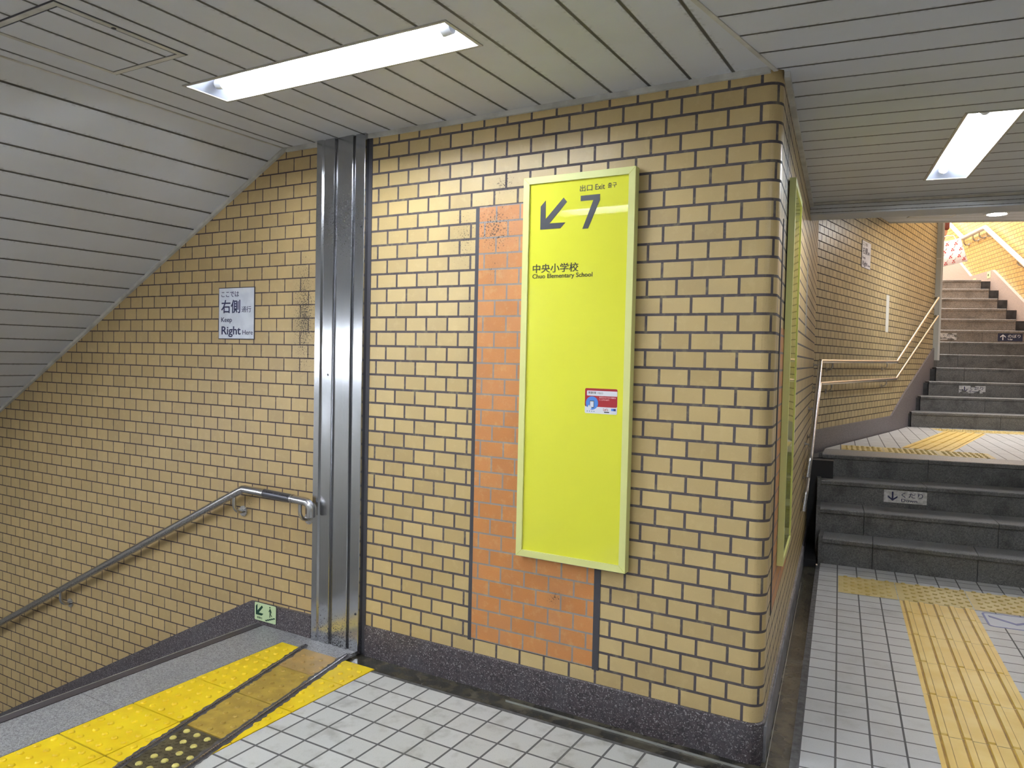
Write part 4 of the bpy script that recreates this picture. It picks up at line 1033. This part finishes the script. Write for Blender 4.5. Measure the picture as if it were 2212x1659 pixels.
# ------------------------------------------------------------------ person half hidden behind the corner guard, and the bag
def person():
    bx, by, bz = .20, 12.55, zt
    root = empty('person', (bx, by, bz), 'person in a brown coat half hidden behind the steel corner guard, carrying a bag', 'person')
    ang = math.radians(-17)                       # walks away along the stairs
    fw = V((-math.sin(math.radians(17)), math.cos(math.radians(17)), 0)); rt = V((fw.y, -fw.x, 0)); up = V((0, 0, 1))
    B = V((bx, by, bz))
    def P(r, f, z): return B + rt * r + fw * f + up * z
    def skin(name, mat, nodes, edges, parent):
        me = bpy.data.meshes.new(name); me.from_pydata([tuple(n[0] - B) for n in nodes], edges, [])
        ob = bpy.data.objects.new(name, me); COL.objects.link(ob); ob.parent = parent
        sk = ob.modifiers.new('skin', 'SKIN'); sk.use_smooth_shade = True
        if not me.skin_vertices: me.skin_vertices.new() if hasattr(me.skin_vertices, 'new') else None
        for i, n in enumerate(nodes):
            d = me.skin_vertices[0].data[i]; d.radius = n[1] if isinstance(n[1], tuple) else (n[1], n[1]); d.use_root = (i == 0)
        su = ob.modifiers.new('sub', 'SUBSURF'); su.levels = 2; su.render_levels = 2
        dg = bpy.context.evaluated_depsgraph_get(); dg.update(); ev = ob.evaluated_get(dg); m2 = bpy.data.meshes.new_from_object(ev)
        ob.modifiers.clear(); ob.data = m2; m2.materials.clear(); m2.materials.append(mt[mat])
        for p in m2.polygons: p.use_smooth = True
        return ob
    n = [(P(0, 0, .92), (.15, .11)), (P(0, .01, 1.12), (.14, .10)), (P(0, .02, 1.32), (.17, .11)), (P(0, .02, 1.46), (.07, .07)), (P(0, .03, 1.56), (.065, .08)), (P(0, .03, 1.66), (.075, .095)), (P(0, .03, 1.74), (.05, .06)),
         (P(.09, 0, .86), .09), (P(.10, .08, .48), .062), (P(.10, .02, .08), .045), (P(.10, .14, .03), .035),
         (P(-.09, 0, .86), .09), (P(-.10, -.04, .48), .062), (P(-.10, -.16, .10), .045), (P(-.10, -.05, .03), .035),
         (P(.17, .02, 1.40), .06), (P(.235, .0, 1.12), .046), (P(.255, .06, .90), .034), (P(.255, .08, .83), (.03, .02)),
         (P(-.17, .02, 1.40), .06), (P(-.235, -.02, 1.12), .046), (P(-.24, .06, .90), .034), (P(-.24, .09, .83), (.03, .02))]
    e = [(0, 1), (1, 2), (2, 3), (3, 4), (4, 5), (5, 6), (0, 7), (7, 8), (8, 9), (9, 10), (0, 11), (11, 12), (12, 13), (13, 14), (2, 15), (15, 16), (16, 17), (17, 18), (2, 19), (19, 20), (20, 21), (21, 22)]
    skin('body', 'skin', n, e, root)
    c = [(P(0, 0, .90), (.19, .15)), (P(0, .01, 1.12), (.17, .13)), (P(0, .02, 1.32), (.19, .13)), (P(0, .02, 1.45), (.09, .085)), (P(0, 0, .62), (.21, .18)),
         (P(.18, .02, 1.40), .078), (P(.245, 0, 1.12), .066), (P(.262, .055, .92), .054), (P(-.18, .02, 1.40), .078), (P(-.245, -.02, 1.12), .066), (P(-.25, .055, .92), .054)]
    skin('coat', 'coat', c, [(0, 1), (1, 2), (2, 3), (0, 4), (2, 5), (5, 6), (6, 7), (2, 8), (8, 9), (9, 10)], root)
    l = [(P(0, 0, .84), (.14, .11)), (P(.09, .01, .80), .10), (P(.10, .08, .47), .078), (P(.10, .02, .12), .062), (P(-.09, 0, .80), .10), (P(-.10, -.04, .47), .078), (P(-.10, -.15, .14), .062)]
    skin('trousers', 'trouser', l, [(0, 1), (1, 2), (2, 3), (0, 4), (4, 5), (5, 6)], root)
    h = [(P(0, .0, 1.70), (.095, .11)), (P(0, -.03, 1.62), (.09, .09)), (P(0, -.05, 1.52), (.075, .06)), (P(0, .05, 1.74), (.08, .07))]
    skin('hair', 'hair', h, [(0, 1), (1, 2), (0, 3)], root)
    for sx in (-1, 1):
        for k in range(5):
            b0 = P(sx * .25, .075 + .010 * (k - 2) , .815 if k else .83); 
            pts = [b0, b0 + up * -.03 + fw * .004, b0 + up * -.052 + fw * .006 - rt * sx * .008, b0 + up * -.062 - rt * sx * .022]
            if k == 0: pts = [b0 + fw * -.006, b0 + up * -.02 - rt * sx * .015, b0 + up * -.04 - rt * sx * .024]
            MB().tube(pts, [.0095] + [.0085] * (len(pts) - 2) + [.006], 8).build('finger' if k else 'thumb', 'skin', root, root)
    return P
P_ = person()
def bag():
    # hangs tilted in front of the stairwell, beside the coat sleeve
    c = V((.525, 12.35, 3.34)); F = Fr(c, V((.966, .1, .24)).normalized(), V((-.24, 0, .966)))
    root = empty('shopping_bag', tuple(c - V((0, 0, .2))), 'white bag with red cherry print held at the edge of the steel corner guard', 'bag')
    hw, hh = .215, .205; rows = []
    for k in range(9):
        t = k / 8; v = -hh + 2 * hh * t; th = .075 * (1 - .75 * t) * (math.sin(min(1, (t + .12) * 2.2) * math.pi / 2)); ww = hw * (1.0 - .09 * t)
        ring = []
        for j in range(24):
            a = 2 * math.pi * j / 24; ca, sa = math.cos(a), math.sin(a)
            ring.append(F(ww * math.copysign(abs(ca) ** .45, ca), v + .010 * math.sin(3 * a), th * math.copysign(abs(sa) ** .8, sa)))
        rows.append(ring)
    mb = MB().grid(rows, True, True); mb.face(rows[0][::-1]); mb.face(rows[-1]); mb.build('body', 'bagw', root, root)
    Fb = F; ch = MB(); st = MB()
    def surf(u, v):
        t = (v + hh) / (2 * hh); th = .075 * (1 - .75 * t) * (math.sin(min(1, (t + .12) * 2.2) * math.pi / 2)); ww = hw * (1 - .09 * t)
        x = min(.999, abs(u) / ww); ca = x ** (1 / .45); sa = math.sqrt(max(0, 1 - ca * ca)); return th * sa ** .8
    for (u, v) in ((-.15, .13), (-.03, .15), (.10, .13), (-.10, .03), (.03, .04), (.15, .02), (-.16, -.07), (-.03, -.08), (.10, -.09), (.0, -.165), (-.12, -.17), (.16, -.16)):
        for du, dv in ((-.015, -.012), (.015, -.012), (.002, .014)):
            w_ = surf(u + du, v + dv); ch.poly(F, circ(u + du, v + dv, .0105, None, 12), w_ + .004, w_ - .006)
        w_ = surf(u + .025, v + .03); st.poly(F, [(u, v), (u + .004, v), (u + .052, v + .056), (u + .048, v + .058)], w_ + .003, w_ - .006)
    ch.build('cherry_print', 'bagr', root, root); st.build('stem_print', 'bagb', root, root)
    MB().tube([F(-.12, hh, 0), F(-.10, hh + .07, .0), F(0, hh + .10, 0), F(.10, hh + .07, 0), F(.12, hh, 0)], .008, 8).build('handle', 'bagw', root, root)
bag()
